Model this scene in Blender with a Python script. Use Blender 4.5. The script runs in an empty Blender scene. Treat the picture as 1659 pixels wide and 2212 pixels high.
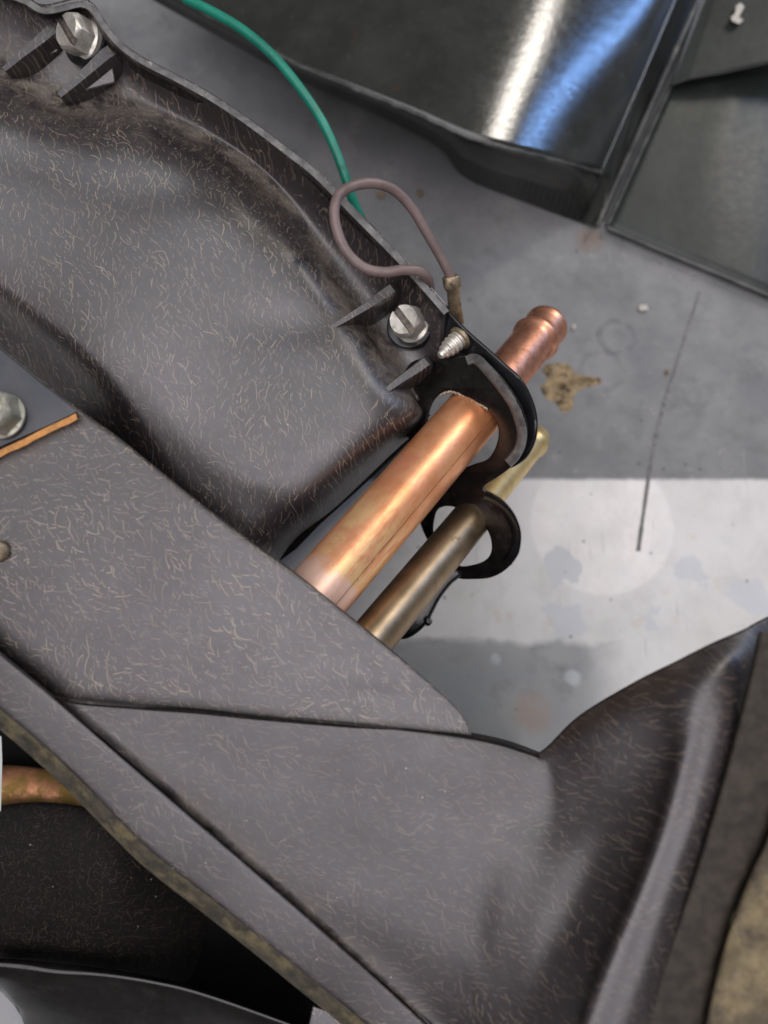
import bpy, bmesh, math, random
from mathutils import Vector, Matrix

random.seed(7)
scene = bpy.context.scene
COL = scene.collection

# ------------------------------------------------------------------ camera
F = 1690.0                    # focal length in units of a 1659 x 2212 picture
CU, CV = 829.5, 1106.0
TILT = math.radians(12.0)
CAM_H = 0.352                 # metres above the bench top
CAM_POS = Vector((0.0, -0.075, CAM_H))
CAM_R = Matrix.Rotation(TILT, 3, 'X')

cam_data = bpy.data.cameras.new('camera')
cam = bpy.data.objects.new('camera', cam_data)
COL.objects.link(cam)
cam.location = CAM_POS
cam.rotation_euler = (TILT, 0, 0)
cam_data.sensor_fit = 'HORIZONTAL'
cam_data.sensor_width = 36.0
cam_data.lens = F / 1659.0 * 36.0
cam_data.clip_start = 0.01
cam_data.clip_end = 50.0
cam_data.dof.use_dof = True
cam_data.dof.focus_distance = 0.238
cam_data.dof.aperture_fstop = 10.5
scene.camera = cam

# ------------------------------------------------------------------ world and lamps
world = bpy.data.worlds.new('World')
scene.world = world
world.use_nodes = True
bg = world.node_tree.nodes['Background']
bg.inputs['Color'].default_value = (1.0, 0.97, 0.94, 1)
bg.inputs['Strength'].default_value = 0.12


def area_lamp(name, loc, target, sx, sy, radiance, color):
    d = bpy.data.lights.new(name, 'AREA')
    d.shape = 'RECTANGLE'
    d.size, d.size_y = sx, sy
    d.energy = radiance * math.pi * sx * sy
    d.color = color
    o = bpy.data.objects.new(name, d)
    COL.objects.link(o)
    o.location = loc
    v = Vector(target) - Vector(loc)
    o.rotation_euler = v.to_track_quat('-Z', 'Y').to_euler()
    return o


for yy, rad, colr in ((0.42, 2.0, (0.93, 0.96, 1.0)), (-0.43, 3.2, (1.0, 0.935, 0.985)), (-1.28, 2.8, (0.97, 0.935, 1.0))):
    area_lamp('ceiling_panel', (-0.18, yy, 1.75), (-0.18, yy, 0.0), 1.88, 0.74, rad, colr)
area_lamp('work_lamp', (0.98, 1.06, 1.12), (0.05, 0.1, 0.06), 0.20, 0.62, 21.0, (1.0, 0.93, 0.84))
area_lamp('window_strip', (1.50, 0.98, 0.76), (0.08, 0.15, 0.05), 0.062, 0.80, 28.0, (0.24, 0.47, 1.0))

scene.view_settings.view_transform = 'Standard'
scene.view_settings.look = 'None'
scene.view_settings.gamma = 1.0
scene.view_settings.exposure = 0.18
scene.cycles.use_denoising = True
scene.cycles.max_bounces = 6
scene.cycles.diffuse_bounces = 2
scene.cycles.glossy_bounces = 4


# ------------------------------------------------------------------ picture <-> place
def Pd(u, v, d):
    """point at depth d (metres along the optical axis)"""
    return CAM_POS + CAM_R @ Vector(((u - CU) * d / F, -(v - CV) * d / F, -d))


def Pz(u, v, z):
    """point at height z above the bench"""
    r = CAM_R @ Vector(((u - CU) / F, -(v - CV) / F, -1.0))
    return CAM_POS + r * ((z - CAM_H) / r.z)


# ------------------------------------------------------------------ geometry helpers
def crom(p0, p1, p2, p3, t):
    return tuple(0.5 * ((2 * b) + (-a + c) * t + (2 * a - 5 * b + 4 * c - d) * t * t + (-a + 3 * b - 3 * c + d) * t ** 3)
                 for a, b, c, d in zip(p0, p1, p2, p3))


def spline(pts, n, closed=False):
    """n points evenly spaced (by the first two coordinates) on a Catmull-Rom curve"""
    pts = [tuple(map(float, p)) for p in pts]
    m = len(pts)
    fine = []
    segs = m if closed else m - 1
    for i in range(segs):
        if closed:
            q = [pts[(i - 1) % m], pts[i], pts[(i + 1) % m], pts[(i + 2) % m]]
        else:
            a = pts[i - 1] if i > 0 else tuple(2 * x - y for x, y in zip(pts[0], pts[1]))
            b = pts[i + 2] if i + 2 < m else tuple(2 * x - y for x, y in zip(pts[-1], pts[-2]))
            q = [a, pts[i], pts[i + 1], b]
        for k in range(16):
            fine.append(crom(*q, k / 16))
    fine.append(pts[0] if closed else pts[-1])
    L = [0.0]
    for a, b in zip(fine, fine[1:]):
        L.append(L[-1] + math.dist(a[:2], b[:2]) + 1e-9)
    out, j = [], 0
    cnt = n if closed else n - 1
    for i in range(n):
        s = L[-1] * i / cnt
        while j < len(L) - 2 and L[j + 1] < s:
            j += 1
        t = min(1.0, max(0.0, (s - L[j]) / (L[j + 1] - L[j])))
        out.append(tuple(a + (b - a) * t for a, b in zip(fine[j], fine[j + 1])))
    return out


def empty(name, loc, label=None, category=None, group=None):
    o = bpy.data.objects.new(name, None)
    o.empty_display_size = 0.01
    COL.objects.link(o)
    o.location = loc
    tag(o, label, category, group)
    return o


def tag(o, label=None, category=None, group=None, kind=None):
    if label: o['label'] = label
    if category: o['category'] = category
    if group: o['group'] = group
    if kind: o['kind'] = kind
    return o


def base_of(parent):
    p = Vector((0, 0, 0))
    while parent is not None:
        p += parent.location
        parent = parent.parent
    return p


def mesh_obj(name, verts, faces, mat, parent=None, smooth=None, uvs=None, attr=None, toward=None, mat_ids=None):
    """verts in world space -> one linked mesh object (origin at the parent's, or at the mesh's base)"""
    verts = [Vector(v) for v in verts]
    if parent is not None:
        org = base_of(parent)
    else:
        org = Vector((sum(v.x for v in verts) / len(verts), sum(v.y for v in verts) / len(verts), min(v.z for v in verts)))
    me = bpy.data.meshes.new(name)
    me.from_pydata([v - org for v in verts], [], faces)
    me.validate()
    if uvs:
        uvl = me.uv_layers.new(name='UVMap')
        for lp in me.loops:
            uvl.data[lp.index].uv = uvs[lp.vertex_index]
    if attr:
        at = me.attributes.new('dust', 'FLOAT', 'POINT')
        for i, x in enumerate(attr):
            at.data[i].value = x
    for m in (mat if isinstance(mat, (list, tuple)) else [mat]):
        me.materials.append(m)
    if mat_ids:
        for p, k in zip(me.polygons, mat_ids):
            p.material_index = k
    bm = bmesh.new(); bm.from_mesh(me)
    if toward is None:
        bmesh.ops.recalc_face_normals(bm, faces=bm.faces)
    else:
        t = toward - org
        s = sum((t - f.calc_center_median()).dot(f.normal) * f.calc_area() for f in bm.faces)
        if s < 0:
            bmesh.ops.reverse_faces(bm, faces=bm.faces)
    bm.to_mesh(me); bm.free()
    if smooth is not None:
        me.polygons.foreach_set('use_smooth', [True] * len(me.polygons))
        if smooth < 180:
            me.set_sharp_from_angle(angle=math.radians(smooth))
    o = bpy.data.objects.new(name, me)
    COL.objects.link(o)
    if parent is not None:
        o.parent = parent
    else:
        o.location = org
    return o


def thicken(o, t, bevel=0.0):
    m = o.modifiers.new('thickness', 'SOLIDIFY')
    m.thickness = t
    m.offset = -1.0
    m.use_even_offset = False
    if bevel:
        b = o.modifiers.new('rounding', 'BEVEL')
        b.width = bevel; b.segments = 2; b.limit_method = 'ANGLE'; b.angle_limit = math.radians(50)
    return o


def loft(name, rails, n, m, mat, parent=None, thick=0.0025, dust=None, warp=None, smooth=180):
    """rails: lists of (u, v, depth); smooth surface through them, thickened away from the viewer"""
    R = [spline(r, n) for r in rails]
    k = len(R)
    rows, par = [], []
    for i in range(k - 1):
        steps = m[i] if isinstance(m, (list, tuple)) else m
        for s in range(steps + (1 if i == k - 2 else 0)):
            t = s / steps
            row = []
            for j in range(n):
                a = R[i - 1][j] if i > 0 else tuple(2 * x - y for x, y in zip(R[0][j], R[1][j]))
                b = R[i + 2][j] if i + 2 < k else tuple(2 * x - y for x, y in zip(R[-1][j], R[-2][j]))
                row.append(crom(a, R[i][j], R[i + 1][j], b, t))
            rows.append(row); par.append(i + t)
    verts, at = [], []
    for row, p in zip(rows, par):
        for j, q in enumerate(row):
            d = q[2] + (warp(q[0], q[1]) if warp else 0.0)
            verts.append(Pd(q[0], q[1], d))
            at.append(dust(p, j / (n - 1), q[0], q[1]) if dust else 0.0)
    faces = []
    for r in range(len(rows) - 1):
        for j in range(n - 1):
            a = r * n + j
            faces.append((a, a + 1, a + n + 1, a + n))
    o = mesh_obj(name, verts, faces, mat, parent, smooth=smooth, attr=at, toward=CAM_POS)
    if thick:
        thicken(o, thick)
    return o


def plate(name, outlines, depth, thick_px, bevel_px, mat, parent=None, res=None, smooth=40, fn=None):
    """flat piece cut to closed outlines (u, v); first is the rim, the others are holes.
    depth(u, v) is the depth of its front face."""
    cu = bpy.data.curves.new('tmp', 'CURVE')
    cu.dimensions = '2D'; cu.fill_mode = 'BOTH'
    S = 0.01
    cu.extrude = max(1e-4, (thick_px / 2 - bevel_px)) * S
    cu.bevel_depth = bevel_px * S
    cu.bevel_resolution = 2
    cu.offset = -bevel_px * S
    for pts in outlines:
        sp = cu.splines.new('POLY')
        sp.points.add(len(pts) - 1)
        for q, p in zip(sp.points, pts):
            q.co = ((p[0] - CU) * S, -(p[1] - CV) * S, 0, 1)
        sp.use_cyclic_u = True
    tmp = bpy.data.objects.new('tmp', cu)
    COL.objects.link(tmp)
    dg = bpy.context.evaluated_depsgraph_get()
    me = bpy.data.meshes.new_from_object(tmp.evaluated_get(dg))
    COL.objects.unlink(tmp); bpy.data.objects.remove(tmp); bpy.data.curves.remove(cu)
    bm = bmesh.new(); bm.from_mesh(me)
    bmesh.ops.remove_doubles(bm, verts=bm.verts, dist=1e-5)
    bm.to_mesh(me); bm.free()
    verts = []
    for v in me.vertices:
        u, w, h = v.co.x / S + CU, -v.co.y / S + CV, v.co.z / S
        d0 = depth(u, w)
        verts.append(Pd(u, w, d0 - (h - thick_px / 2) * d0 / F))
    faces = [tuple(p.vertices) for p in me.polygons]
    bpy.data.meshes.remove(me)
    return mesh_obj(name, verts, faces, mat, parent, smooth=smooth)


def tube(name, path, radii, mat, parent=None, seg=20, caps=True, smooth=50, uv_roll=0.0):
    """round tube through world points"""
    path = [Vector(p) for p in path]
    n = len(path)
    if not isinstance(radii, (list, tuple)):
        radii = [radii] * n
    T = []
    for i in range(n):
        a, b = path[max(0, i - 1)], path[min(n - 1, i + 1)]
        T.append((b - a).normalized())
    ref = Vector((0, 0, 1)) if abs(T[0].z) < 0.9 else Vector((1, 0, 0))
    N = (ref - T[0] * ref.dot(T[0])).normalized()
    verts, uvs, L = [], [], 0.0
    for i in range(n):
        if i:
            N = (N - T[i] * N.dot(T[i])).normalized()
            L += (path[i] - path[i - 1]).length
        B = T[i].cross(N)
        for k in range(seg):
            a = 2 * math.pi * k / seg
            verts.append(path[i] + (N * math.cos(a) + B * math.sin(a)) * radii[i])
            uvs.append((math.cos(a + uv_roll) * 0.5 + 0.5, L))
    faces = []
    for i in range(n - 1):
        for k in range(seg):
            a, b = i * seg + k, i * seg + (k + 1) % seg
            faces.append((a, b, b + seg, a + seg))
    if caps:
        faces.append(tuple(range(seg))); faces.append(tuple(range((n - 1) * seg, n * seg)))
    return mesh_obj(name, verts, faces, mat, parent, smooth=smooth, uvs=uvs)


def path3(pts, n):
    """world path through (u, v, depth) points"""
    return [Pd(*q) for q in spline(pts, n)]


# ------------------------------------------------------------------ material helpers
class NT:
    def __init__(self, name):
        self.m = bpy.data.materials.new(name)
        self.m.use_nodes = True
        self.t = self.m.node_tree
        self.b = self.t.nodes['Principled BSDF']

    def n(self, typ, **kw):
        nd = self.t.nodes.new(typ)
        for k, v in kw.items():
            setattr(nd, k, v)
        return nd

    def put(self, sock, val):
        if hasattr(val, 'is_linked') or isinstance(val, bpy.types.NodeSocket):
            self.t.links.new(val, sock)
        elif val is not None:
            if isinstance(val, tuple) and len(val) == 3 and sock.type == 'RGBA':
                val = (*val, 1)
            sock.default_value = val

    def math(self, op, a, b=None, c=None, clamp=False):
        nd = self.n('ShaderNodeMath', operation=op, use_clamp=clamp)
        for s, v in zip(nd.inputs, (a, b, c)):
            self.put(s, v)
        return nd.outputs[0]

    def vmath(self, op, a, b=None, scale=None):
        nd = self.n('ShaderNodeVectorMath', operation=op)
        self.put(nd.inputs[0], a)
        if b is not None: self.put(nd.inputs[1], b)
        if scale is not None: self.put(nd.inputs['Scale'], scale)
        return nd.outputs['Value'] if op in ('DOT_PRODUCT', 'LENGTH', 'DISTANCE') else nd.outputs[0]

    def ramp(self, x, a, b, lo=0.0, hi=1.0, smooth=True):
        nd = self.n('ShaderNodeMapRange', interpolation_type='SMOOTHSTEP' if smooth else 'LINEAR')
        self.put(nd.inputs['Value'], x)
        for k, v in (('From Min', a), ('From Max', b), ('To Min', lo), ('To Max', hi)):
            self.put(nd.inputs[k], v)
        return nd.outputs['Result']

    def mix(self, f, a, b, mode='MIX'):
        nd = self.n('ShaderNodeMix', data_type='RGBA', blend_type=mode)
        self.put(nd.inputs['Factor'], f)
        self.put(nd.inputs[6], a); self.put(nd.inputs[7], b)
        return nd.outputs[2]

    def noise(self, vec, scale, detail=3.0, rough=0.55, out='Fac', dist=0.0):
        nd = self.n('ShaderNodeTexNoise')
        self.put(nd.inputs['Vector'], vec)
        nd.inputs['Scale'].default_value = scale
        nd.inputs['Detail'].default_value = detail
        nd.inputs['Roughness'].default_value = rough
        nd.inputs['Distortion'].default_value = dist
        return nd.outputs[out]

    def voronoi(self, vec, scale, dim='3D', out='Distance', feature='F1', rnd=1.0):
        nd = self.n('ShaderNodeTexVoronoi', voronoi_dimensions=dim, feature=feature)
        self.put(nd.inputs['Vector'], vec)
        nd.inputs['Scale'].default_value = scale
        nd.inputs['Randomness'].default_value = rnd
        return nd.outputs[out] if isinstance(out, str) else [nd.outputs[k] for k in out]

    def pos(self):
        return self.n('ShaderNodeNewGeometry').outputs['Position']

    def bump(self, h, strength, dist):
        nd = self.n('ShaderNodeBump')
        nd.inputs['Strength'].default_value = strength
        nd.inputs['Distance'].default_value = dist
        self.put(nd.inputs['Height'], h)
        self.put(self.b.inputs['Normal'], nd.outputs[0])

    def set(self, **kw):
        names = {'color': 'Base Color', 'rough': 'Roughness', 'metal': 'Metallic', 'spec': 'Specular IOR Level',
                 'coat': 'Coat Weight', 'coat_rough': 'Coat Roughness', 'ior': 'IOR', 'sheen': 'Sheen Weight'}
        for k, v in kw.items():
            self.put(self.b.inputs[names[k]], v)
        return self


def fibre_mask(N, p, angle, spread, layers):
    """short curved strands, one in each cell of a few cell patterns laid over each other"""
    warp = N.noise(p, 170.0, 1.0, 0.5, 'Color')
    warp = N.vmath('SCALE', N.vmath('SUBTRACT', warp, (0.5, 0.5, 0.5)), scale=0.0024)
    p2 = N.vmath('ADD', p, warp)
    swirl = N.math('MULTIPLY_ADD', N.math('SUBTRACT', N.noise(p, 42.0, 1.0), 0.5), 2.6, angle)
    total = None
    for (sc, ln, wd, dens, off) in layers:
        v = N.vmath('ADD', p2, off)
        pos_o, col = N.voronoi(v, sc, '2D', ('Position', 'Color'))
        loc = N.vmath('SUBTRACT', v, pos_o)
        sep = N.n('ShaderNodeSeparateXYZ'); N.put(sep.inputs[0], loc)
        rgb = N.n('ShaderNodeSeparateColor'); N.put(rgb.inputs[0], col)
        r1, r2, r3 = rgb.outputs[0], rgb.outputs[1], rgb.outputs[2]
        a = N.math('MULTIPLY_ADD', N.math('SUBTRACT', r1, 0.5), spread, swirl)
        c, s = N.math('COSINE', a), N.math('SINE', a)
        x = N.math('ADD', N.math('MULTIPLY', sep.outputs[0], c), N.math('MULTIPLY', sep.outputs[1], s))
        y = N.math('SUBTRACT', N.math('MULTIPLY', sep.outputs[1], c), N.math('MULTIPLY', sep.outputs[0], s))
        bend = N.math('MULTIPLY', N.math('MULTIPLY', x, x), N.math('MULTIPLY', N.math('SUBTRACT', r2, 0.5), 300.0))
        y = N.math('ABSOLUTE', N.math('SUBTRACT', y, bend))
        my = N.ramp(y, wd * 0.25, wd, 1.0, 0.0)
        lr = N.math('MULTIPLY', ln, N.math('MULTIPLY_ADD', r2, 0.8, 0.35))
        mx = N.ramp(N.math('DIVIDE', N.math('ABSOLUTE', x), lr), 0.7, 1.0, 1.0, 0.0)
        pres = N.ramp(r3, 1.0 - dens, 1.0, 0.12, 1.0, smooth=False)
        pres = N.math('MULTIPLY', pres, N.math('GREATER_THAN', r3, 1.0 - dens))
        k = N.math('MULTIPLY', N.math('MULTIPLY', my, mx), pres)
        total = k if total is None else N.math('MAXIMUM', total, k)
    return total


def mat_fibre(name, angle, spread, strength=0.75, rough=0.34, base=(0.0190, 0.0148, 0.0160), dust_amt=0.25,
              fibre=(0.36, 0.27, 0.185), zoom=1.0, spec=1.0):
    N = NT(name)
    p = N.pos()
    z = zoom
    fm = fibre_mask(N, p, angle, spread, [
        (210 * z, .0028 / z, .00027 / z, 0.92, (0, 0, 0)),
        (300 * z, .0019 / z, .00022 / z, 0.92, (.131, .217, 0)),
        (140 * z, .0046 / z, .00023 / z, 0.80, (.53, -.31, 0)),
        (430 * z, .0010 / z, .00020 / z, 0.65, (-.41, .73, 0))])
    patch = N.ramp(N.noise(p, 70, 2), 0.36, 0.64, 0.55, 1.0)
    fm = N.math('MULTIPLY', fm, N.math('MULTIPLY', patch, strength))
    big = N.noise(p, 26, 4, 0.6)
    col = N.mix(N.ramp(big, 0.35, 0.7, 0, 0.55), base, tuple(c * 1.9 for c in base))
    fine = N.noise(p, 900, 2, 0.6)
    col = N.mix(N.ramp(fine, 0.62, 0.8, 0, dust_amt), col, (0.11, 0.092, 0.083))
    speck = N.ramp(N.voronoi(p, 330), 0.05, 0.10, 1.0, 0.0)
    sel = N.ramp(N.noise(p, 140, 1), 0.60, 0.66)
    col = N.mix(N.math('MULTIPLY', speck, N.math('MULTIPLY', sel, 0.8)), col, (0.40, 0.38, 0.35))
    at = N.n('ShaderNodeAttribute', attribute_name='dust').outputs['Fac']
    dn = N.math('MULTIPLY', at, N.ramp(N.noise(p, 120, 5, 0.65), 0.33, 0.62))
    col = N.mix(N.math('MULTIPLY', dn, 0.85), col, (0.155, 0.132, 0.105))
    hue = N.mix(N.ramp(N.noise(p, 500, 1), 0.35, 0.65), fibre, (0.36, 0.285, 0.21))
    col = N.mix(fm, col, hue)
    r = N.math('ADD', N.math('MULTIPLY_ADD', big, 0.30, rough - 0.15), N.math('MULTIPLY', dn, 0.4))
    r = N.math('ADD', r, N.math('MULTIPLY', N.noise(p, 260, 3), 0.10), clamp=True)
    N.set(color=col, rough=r, spec=spec)
    h = N.math('ADD', N.math('MULTIPLY', fm, 0.5), N.math('MULTIPLY', N.noise(p, 700, 3), 0.5))
    N.bump(h, 0.10, 0.0006)
    return N.m


def mat_simple(name, color, rough, metal=0.0, spec=0.5, var=0.25, nscale=180, bump=0.05, dirt=None, dirt_lo=0.55, dirt_hi=0.72, coat=0.0):
    N = NT(name)
    p = N.pos()
    nz = N.noise(p, nscale, 5, 0.6)
    col = N.mix(N.ramp(nz, 0.3, 0.7), tuple(c * (1 - var) for c in color), tuple(min(1, c * (1 + var)) for c in color))
    r = N.math('MULTIPLY_ADD', N.noise(p, nscale * 2.3, 3), 0.16, rough - 0.08, clamp=True)
    if dirt:
        k = N.ramp(N.noise(p, nscale * 0.7, 6, 0.7), dirt_lo, dirt_hi)
        col = N.mix(k, col, dirt)
        r = N.math('ADD', r, N.math('MULTIPLY', k, 0.3), clamp=True)
    N.set(color=col, rough=r, metal=metal, spec=spec, coat=coat)
    if bump:
        N.bump(N.noise(p, nscale * 4, 4, 0.6), bump, 0.0005)
    return N.m


M_CASE = mat_fibre('fibre_plastic_case', 1.85, 1.5, strength=0.60, rough=0.35, zoom=1.25)
M_COVER = mat_fibre('fibre_plastic_cover', -0.72, 1.9, strength=0.66, rough=0.38, zoom=1.3)
M_DUCT = mat_fibre('fibre_plastic_duct', -0.50, 1.6, strength=0.36, rough=0.41, zoom=1.3)
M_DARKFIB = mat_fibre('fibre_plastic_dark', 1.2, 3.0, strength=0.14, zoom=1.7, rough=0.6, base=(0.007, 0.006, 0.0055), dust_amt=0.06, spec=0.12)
M_BLACK = mat_simple('gloss_black_plastic', (0.007, 0.007, 0.008), 0.17, var=0.3, bump=0.04)
M_FLANGE = mat_simple('brown_black_plastic', (0.006, 0.005, 0.0047), 0.20, var=0.4, bump=0.05,
                      dirt=(0.013, 0.0105, 0.009), dirt_lo=0.5, dirt_hi=0.8)
M_LIP = mat_simple('worn_plastic_edge', (0.115, 0.112, 0.108), 0.45, var=0.5, nscale=200, bump=0.25,
                   dirt=(0.36, 0.34, 0.29), dirt_lo=0.60, dirt_hi=0.72)
M_METALRIM = mat_simple('worn_metal_rim', (0.055, 0.055, 0.052), 0.40, var=0.6, nscale=90, bump=0.2,
                        dirt=(0.20, 0.19, 0.17), dirt_lo=0.56, dirt_hi=0.75)
M_RIM = mat_simple('raw_cut_edge', (0.40, 0.33, 0.24), 0.7, var=0.4, nscale=500, bump=0.5)
M_ZINC = mat_simple('zinc_plated_steel', (0.66, 0.63, 0.56), 0.42, metal=0.7, var=0.22, nscale=320, bump=0.10,
                    dirt=(0.22, 0.19, 0.15), dirt_lo=0.55, dirt_hi=0.75)
M_SLOT = mat_simple('grimy_slot', (0.20, 0.17, 0.14), 0.55, metal=0.6, var=0.4, nscale=500)
M_GALV = mat_simple('oxidised_nut_steel', (0.34, 0.335, 0.28), 0.55, metal=0.55, var=0.3, nscale=300, bump=0.25,
                    dirt=(0.30, 0.24, 0.15), dirt_lo=0.52, dirt_hi=0.68)
M_GREEN = mat_simple('green_wire_insulation', (0.010, 0.20, 0.135), 0.38, var=0.18, nscale=120, bump=0.08, dirt=(0.03, 0.075, 0.05), dirt_lo=0.56, dirt_hi=0.74)
M_BROWN = mat_simple('mauve_brown_wire_insulation', (0.165, 0.118, 0.110), 0.45, var=0.18, nscale=150, bump=0.10, dirt=(0.09, 0.066, 0.05), dirt_lo=0.55, dirt_hi=0.75)
M_TERM = mat_simple('tarnished_terminal', (0.30, 0.235, 0.155), 0.45, metal=0.7, var=0.3, nscale=300, bump=0.2,
                    dirt=(0.09, 0.07, 0.05), dirt_lo=0.5, dirt_hi=0.7)
M_ORANGE = mat_simple('orange_foam', (0.50, 0.235, 0.075), 0.85, var=0.2, nscale=420, bump=0.35)
M_BLUEMETAL = mat_simple('blue_black_steel_plate', (0.030, 0.033, 0.041), 0.36, var=0.3, nscale=70, bump=0.06,
                         dirt=(0.075, 0.075, 0.08), dirt_lo=0.5, dirt_hi=0.75)
M_GASKET = mat_simple('brown_rubber_seal', (0.030, 0.0235, 0.0165), 0.75, var=0.45, nscale=260, bump=0.35)
M_GASKET2 = mat_simple('tan_fibre_seal', (0.17, 0.135, 0.075), 0.9, var=0.45, nscale=120, bump=0.7,
                       dirt=(0.075, 0.06, 0.045), dirt_lo=0.42, dirt_hi=0.66)
M_EDGE = mat_simple('delaminated_edge', (0.050, 0.043, 0.028), 0.8, var=0.5, nscale=220, bump=0.6,
                    dirt=(0.13, 0.105, 0.055), dirt_lo=0.48, dirt_hi=0.66)
M_PALE = mat_simple('pale_green_paint', (0.42, 0.46, 0.43), 0.5, var=0.1, nscale=120)
M_CRUST = mat_simple('brown_glue_crust', (0.27, 0.195, 0.105), 0.8, var=0.4, nscale=260, bump=0.5,
                     dirt=(0.055, 0.04, 0.025), dirt_lo=0.5, dirt_hi=0.64)
M_GRIT = mat_simple('pale_grit', (0.48, 0.45, 0.40), 0.8, var=0.3, nscale=900)
M_GRIT2 = mat_simple('tan_grit', (0.20, 0.14, 0.08), 0.8, var=0.4, nscale=900)
M_TANK = mat_simple('stained_copper_tank', (0.58, 0.27, 0.15), 0.5, metal=0.8, var=0.4, nscale=110, bump=0.2,
                    dirt=(0.34, 0.22, 0.07), dirt_lo=0.42, dirt_hi=0.6)
M_MATT = mat_simple('cavity_shade_black', (0.004, 0.0035, 0.0035), 0.8, spec=0.1, bump=0)  # near black, standing in for shade in the lower-left opening
M_PENCIL = mat_simple('pencil_graphite', (0.13, 0.125, 0.125), 0.6, var=0.4, nscale=400)


def mat_sheet(name, base, rough, dirt, spec=0.8):
    N = NT(name)
    p = N.pos()
    big = N.noise(p, 40, 5, 0.62)
    col = N.mix(N.ramp(big, 0.35, 0.68), base, tuple(c * 1.7 for c in base))
    col = N.mix(N.ramp(N.noise(p, 210, 5, 0.7), 0.60, 0.75, 0, 0.7), col, dirt)
    spots = N.math('MULTIPLY', N.ramp(N.voronoi(p, 95), 0.06, 0.13, 1.0, 0.0), N.ramp(N.noise(p, 45, 1), 0.56, 0.6))
    col = N.mix(N.math('MULTIPLY', spots, 0.9), col, (0.05, 0.022, 0.010))
    r = N.math('MULTIPLY_ADD', N.noise(p, 240, 5, 0.65), 0.20, rough - 0.10, clamp=True)
    N.set(color=col, rough=r, spec=spec)
    N.bump(N.noise(p, 260, 4, 0.6), 0.12, 0.0006)
    return N.m


M_SHEET = mat_sheet('black_enamel_sheet', (0.018, 0.019, 0.017), 0.19, (0.07, 0.068, 0.058))
M_SHEET2 = mat_sheet('dull_enamel_sheet', (0.016, 0.019, 0.017), 0.40, (0.045, 0.047, 0.04), 0.35)


def mat_pipe(name, c_main, c_gold, c_pink, rough, line, length, heat=0.028):
    """copper with heat tints that run along the tube (UV: x round the tube, y metres along it)"""
    N = NT(name)
    uv = N.n('ShaderNodeUVMap', uv_map='UVMap').outputs[0]
    sp = N.n('ShaderNodeSeparateXYZ'); N.put(sp.inputs[0], uv)
    p = N.pos()
    w = N.math('ADD', sp.outputs[1], N.math('MULTIPLY', N.math('SUBTRACT', N.noise(p, 90, 5, 0.65), 0.5), 0.022))
    st = N.n('ShaderNodeCombineXYZ')
    N.put(st.inputs[0], N.math('MULTIPLY', sp.outputs[0], 5.0)); N.put(st.inputs[1], N.math('MULTIPLY', sp.outputs[1], 34.0))
    streak = N.noise(st.outputs[0], 1.6, 5, 0.65)
    k_gold = N.math('MULTIPLY', N.ramp(w, heat, heat + 0.030, 1.0, 0.0), N.ramp(streak, 0.42, 0.58))
    k_red = N.math('MULTIPLY', N.ramp(w, heat + 0.03, heat + 0.06, 0.8, 0.25), N.ramp(N.noise(st.outputs[0], 2.3, 4, 0.6), 0.54, 0.64))
    k_pink = N.math('MULTIPLY', N.ramp(w, heat * 0.42, heat * 0.62, 1.0, 0.0), 0.85)
    tint = N.mix(N.ramp(N.noise(p, 75, 4, 0.6), 0.35, 0.66), c_main, tuple(c * f for c, f in zip(c_main, (0.84, 0.70, 0.58))))
    tint = N.mix(k_red, tint, tuple(c * f for c, f in zip(c_main, (0.92, 0.72, 0.78))))
    col = N.mix(k_gold, tint, c_gold)
    col = N.mix(k_pink, col, c_pink)
    spots = N.ramp(N.noise(p, 420, 4, 0.7), 0.62, 0.74, 0, 0.55)
    col = N.mix(spots, col, tuple(c * 0.45 for c in c_main))
    if line:
        d = N.math('ABSOLUTE', N.math('SUBTRACT', sp.outputs[0], line))
        d = N.math('ADD', d, N.math('MULTIPLY', N.math('SUBTRACT', N.noise(p, 300, 2), 0.5), 0.004))
        ln = N.math('MULTIPLY', N.ramp(d, 0.004, 0.010, 1.0, 0.0), N.ramp(N.noise(p, 160, 3), 0.3, 0.5))
        col = N.mix(N.math('MULTIPLY', ln, 0.75), col, (0.12, 0.055, 0.03))
    r = N.math('ADD', N.math('MULTIPLY_ADD', N.noise(p, 330, 5, 0.7), 0.22, rough - 0.20), N.math('MULTIPLY', streak, 0.18), clamp=True)
    N.set(color=col, rough=r, metal=0.66)
    N.bump(N.noise(p, 420, 4, 0.65), 0.06, 0.0005)
    return N.m


M_COPPER = mat_pipe('copper_tube', (0.90, 0.435, 0.225), (0.92, 0.60, 0.29), (0.95, 0.64, 0.52), 0.40, 0.60, 0.13, heat=0.024)
M_COPPER2 = mat_simple('dull_copper', (0.74, 0.36, 0.23), 0.42, metal=1.0, var=0.22, nscale=160, bump=0.12,
                       dirt=(0.30, 0.13, 0.07), dirt_lo=0.5, dirt_hi=0.7)
M_BRASS = mat_simple('brown_tarnished_brass', (0.37, 0.275, 0.175), 0.44, metal=1.0, var=0.18, nscale=110, bump=0.06,
                     dirt=(0.20, 0.14, 0.08), dirt_lo=0.55, dirt_hi=0.75)
M_BRASS2 = mat_simple('yellow_brass', (0.66, 0.50, 0.23), 0.42, metal=0.75, var=0.15, nscale=140, bump=0.06)


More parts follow.
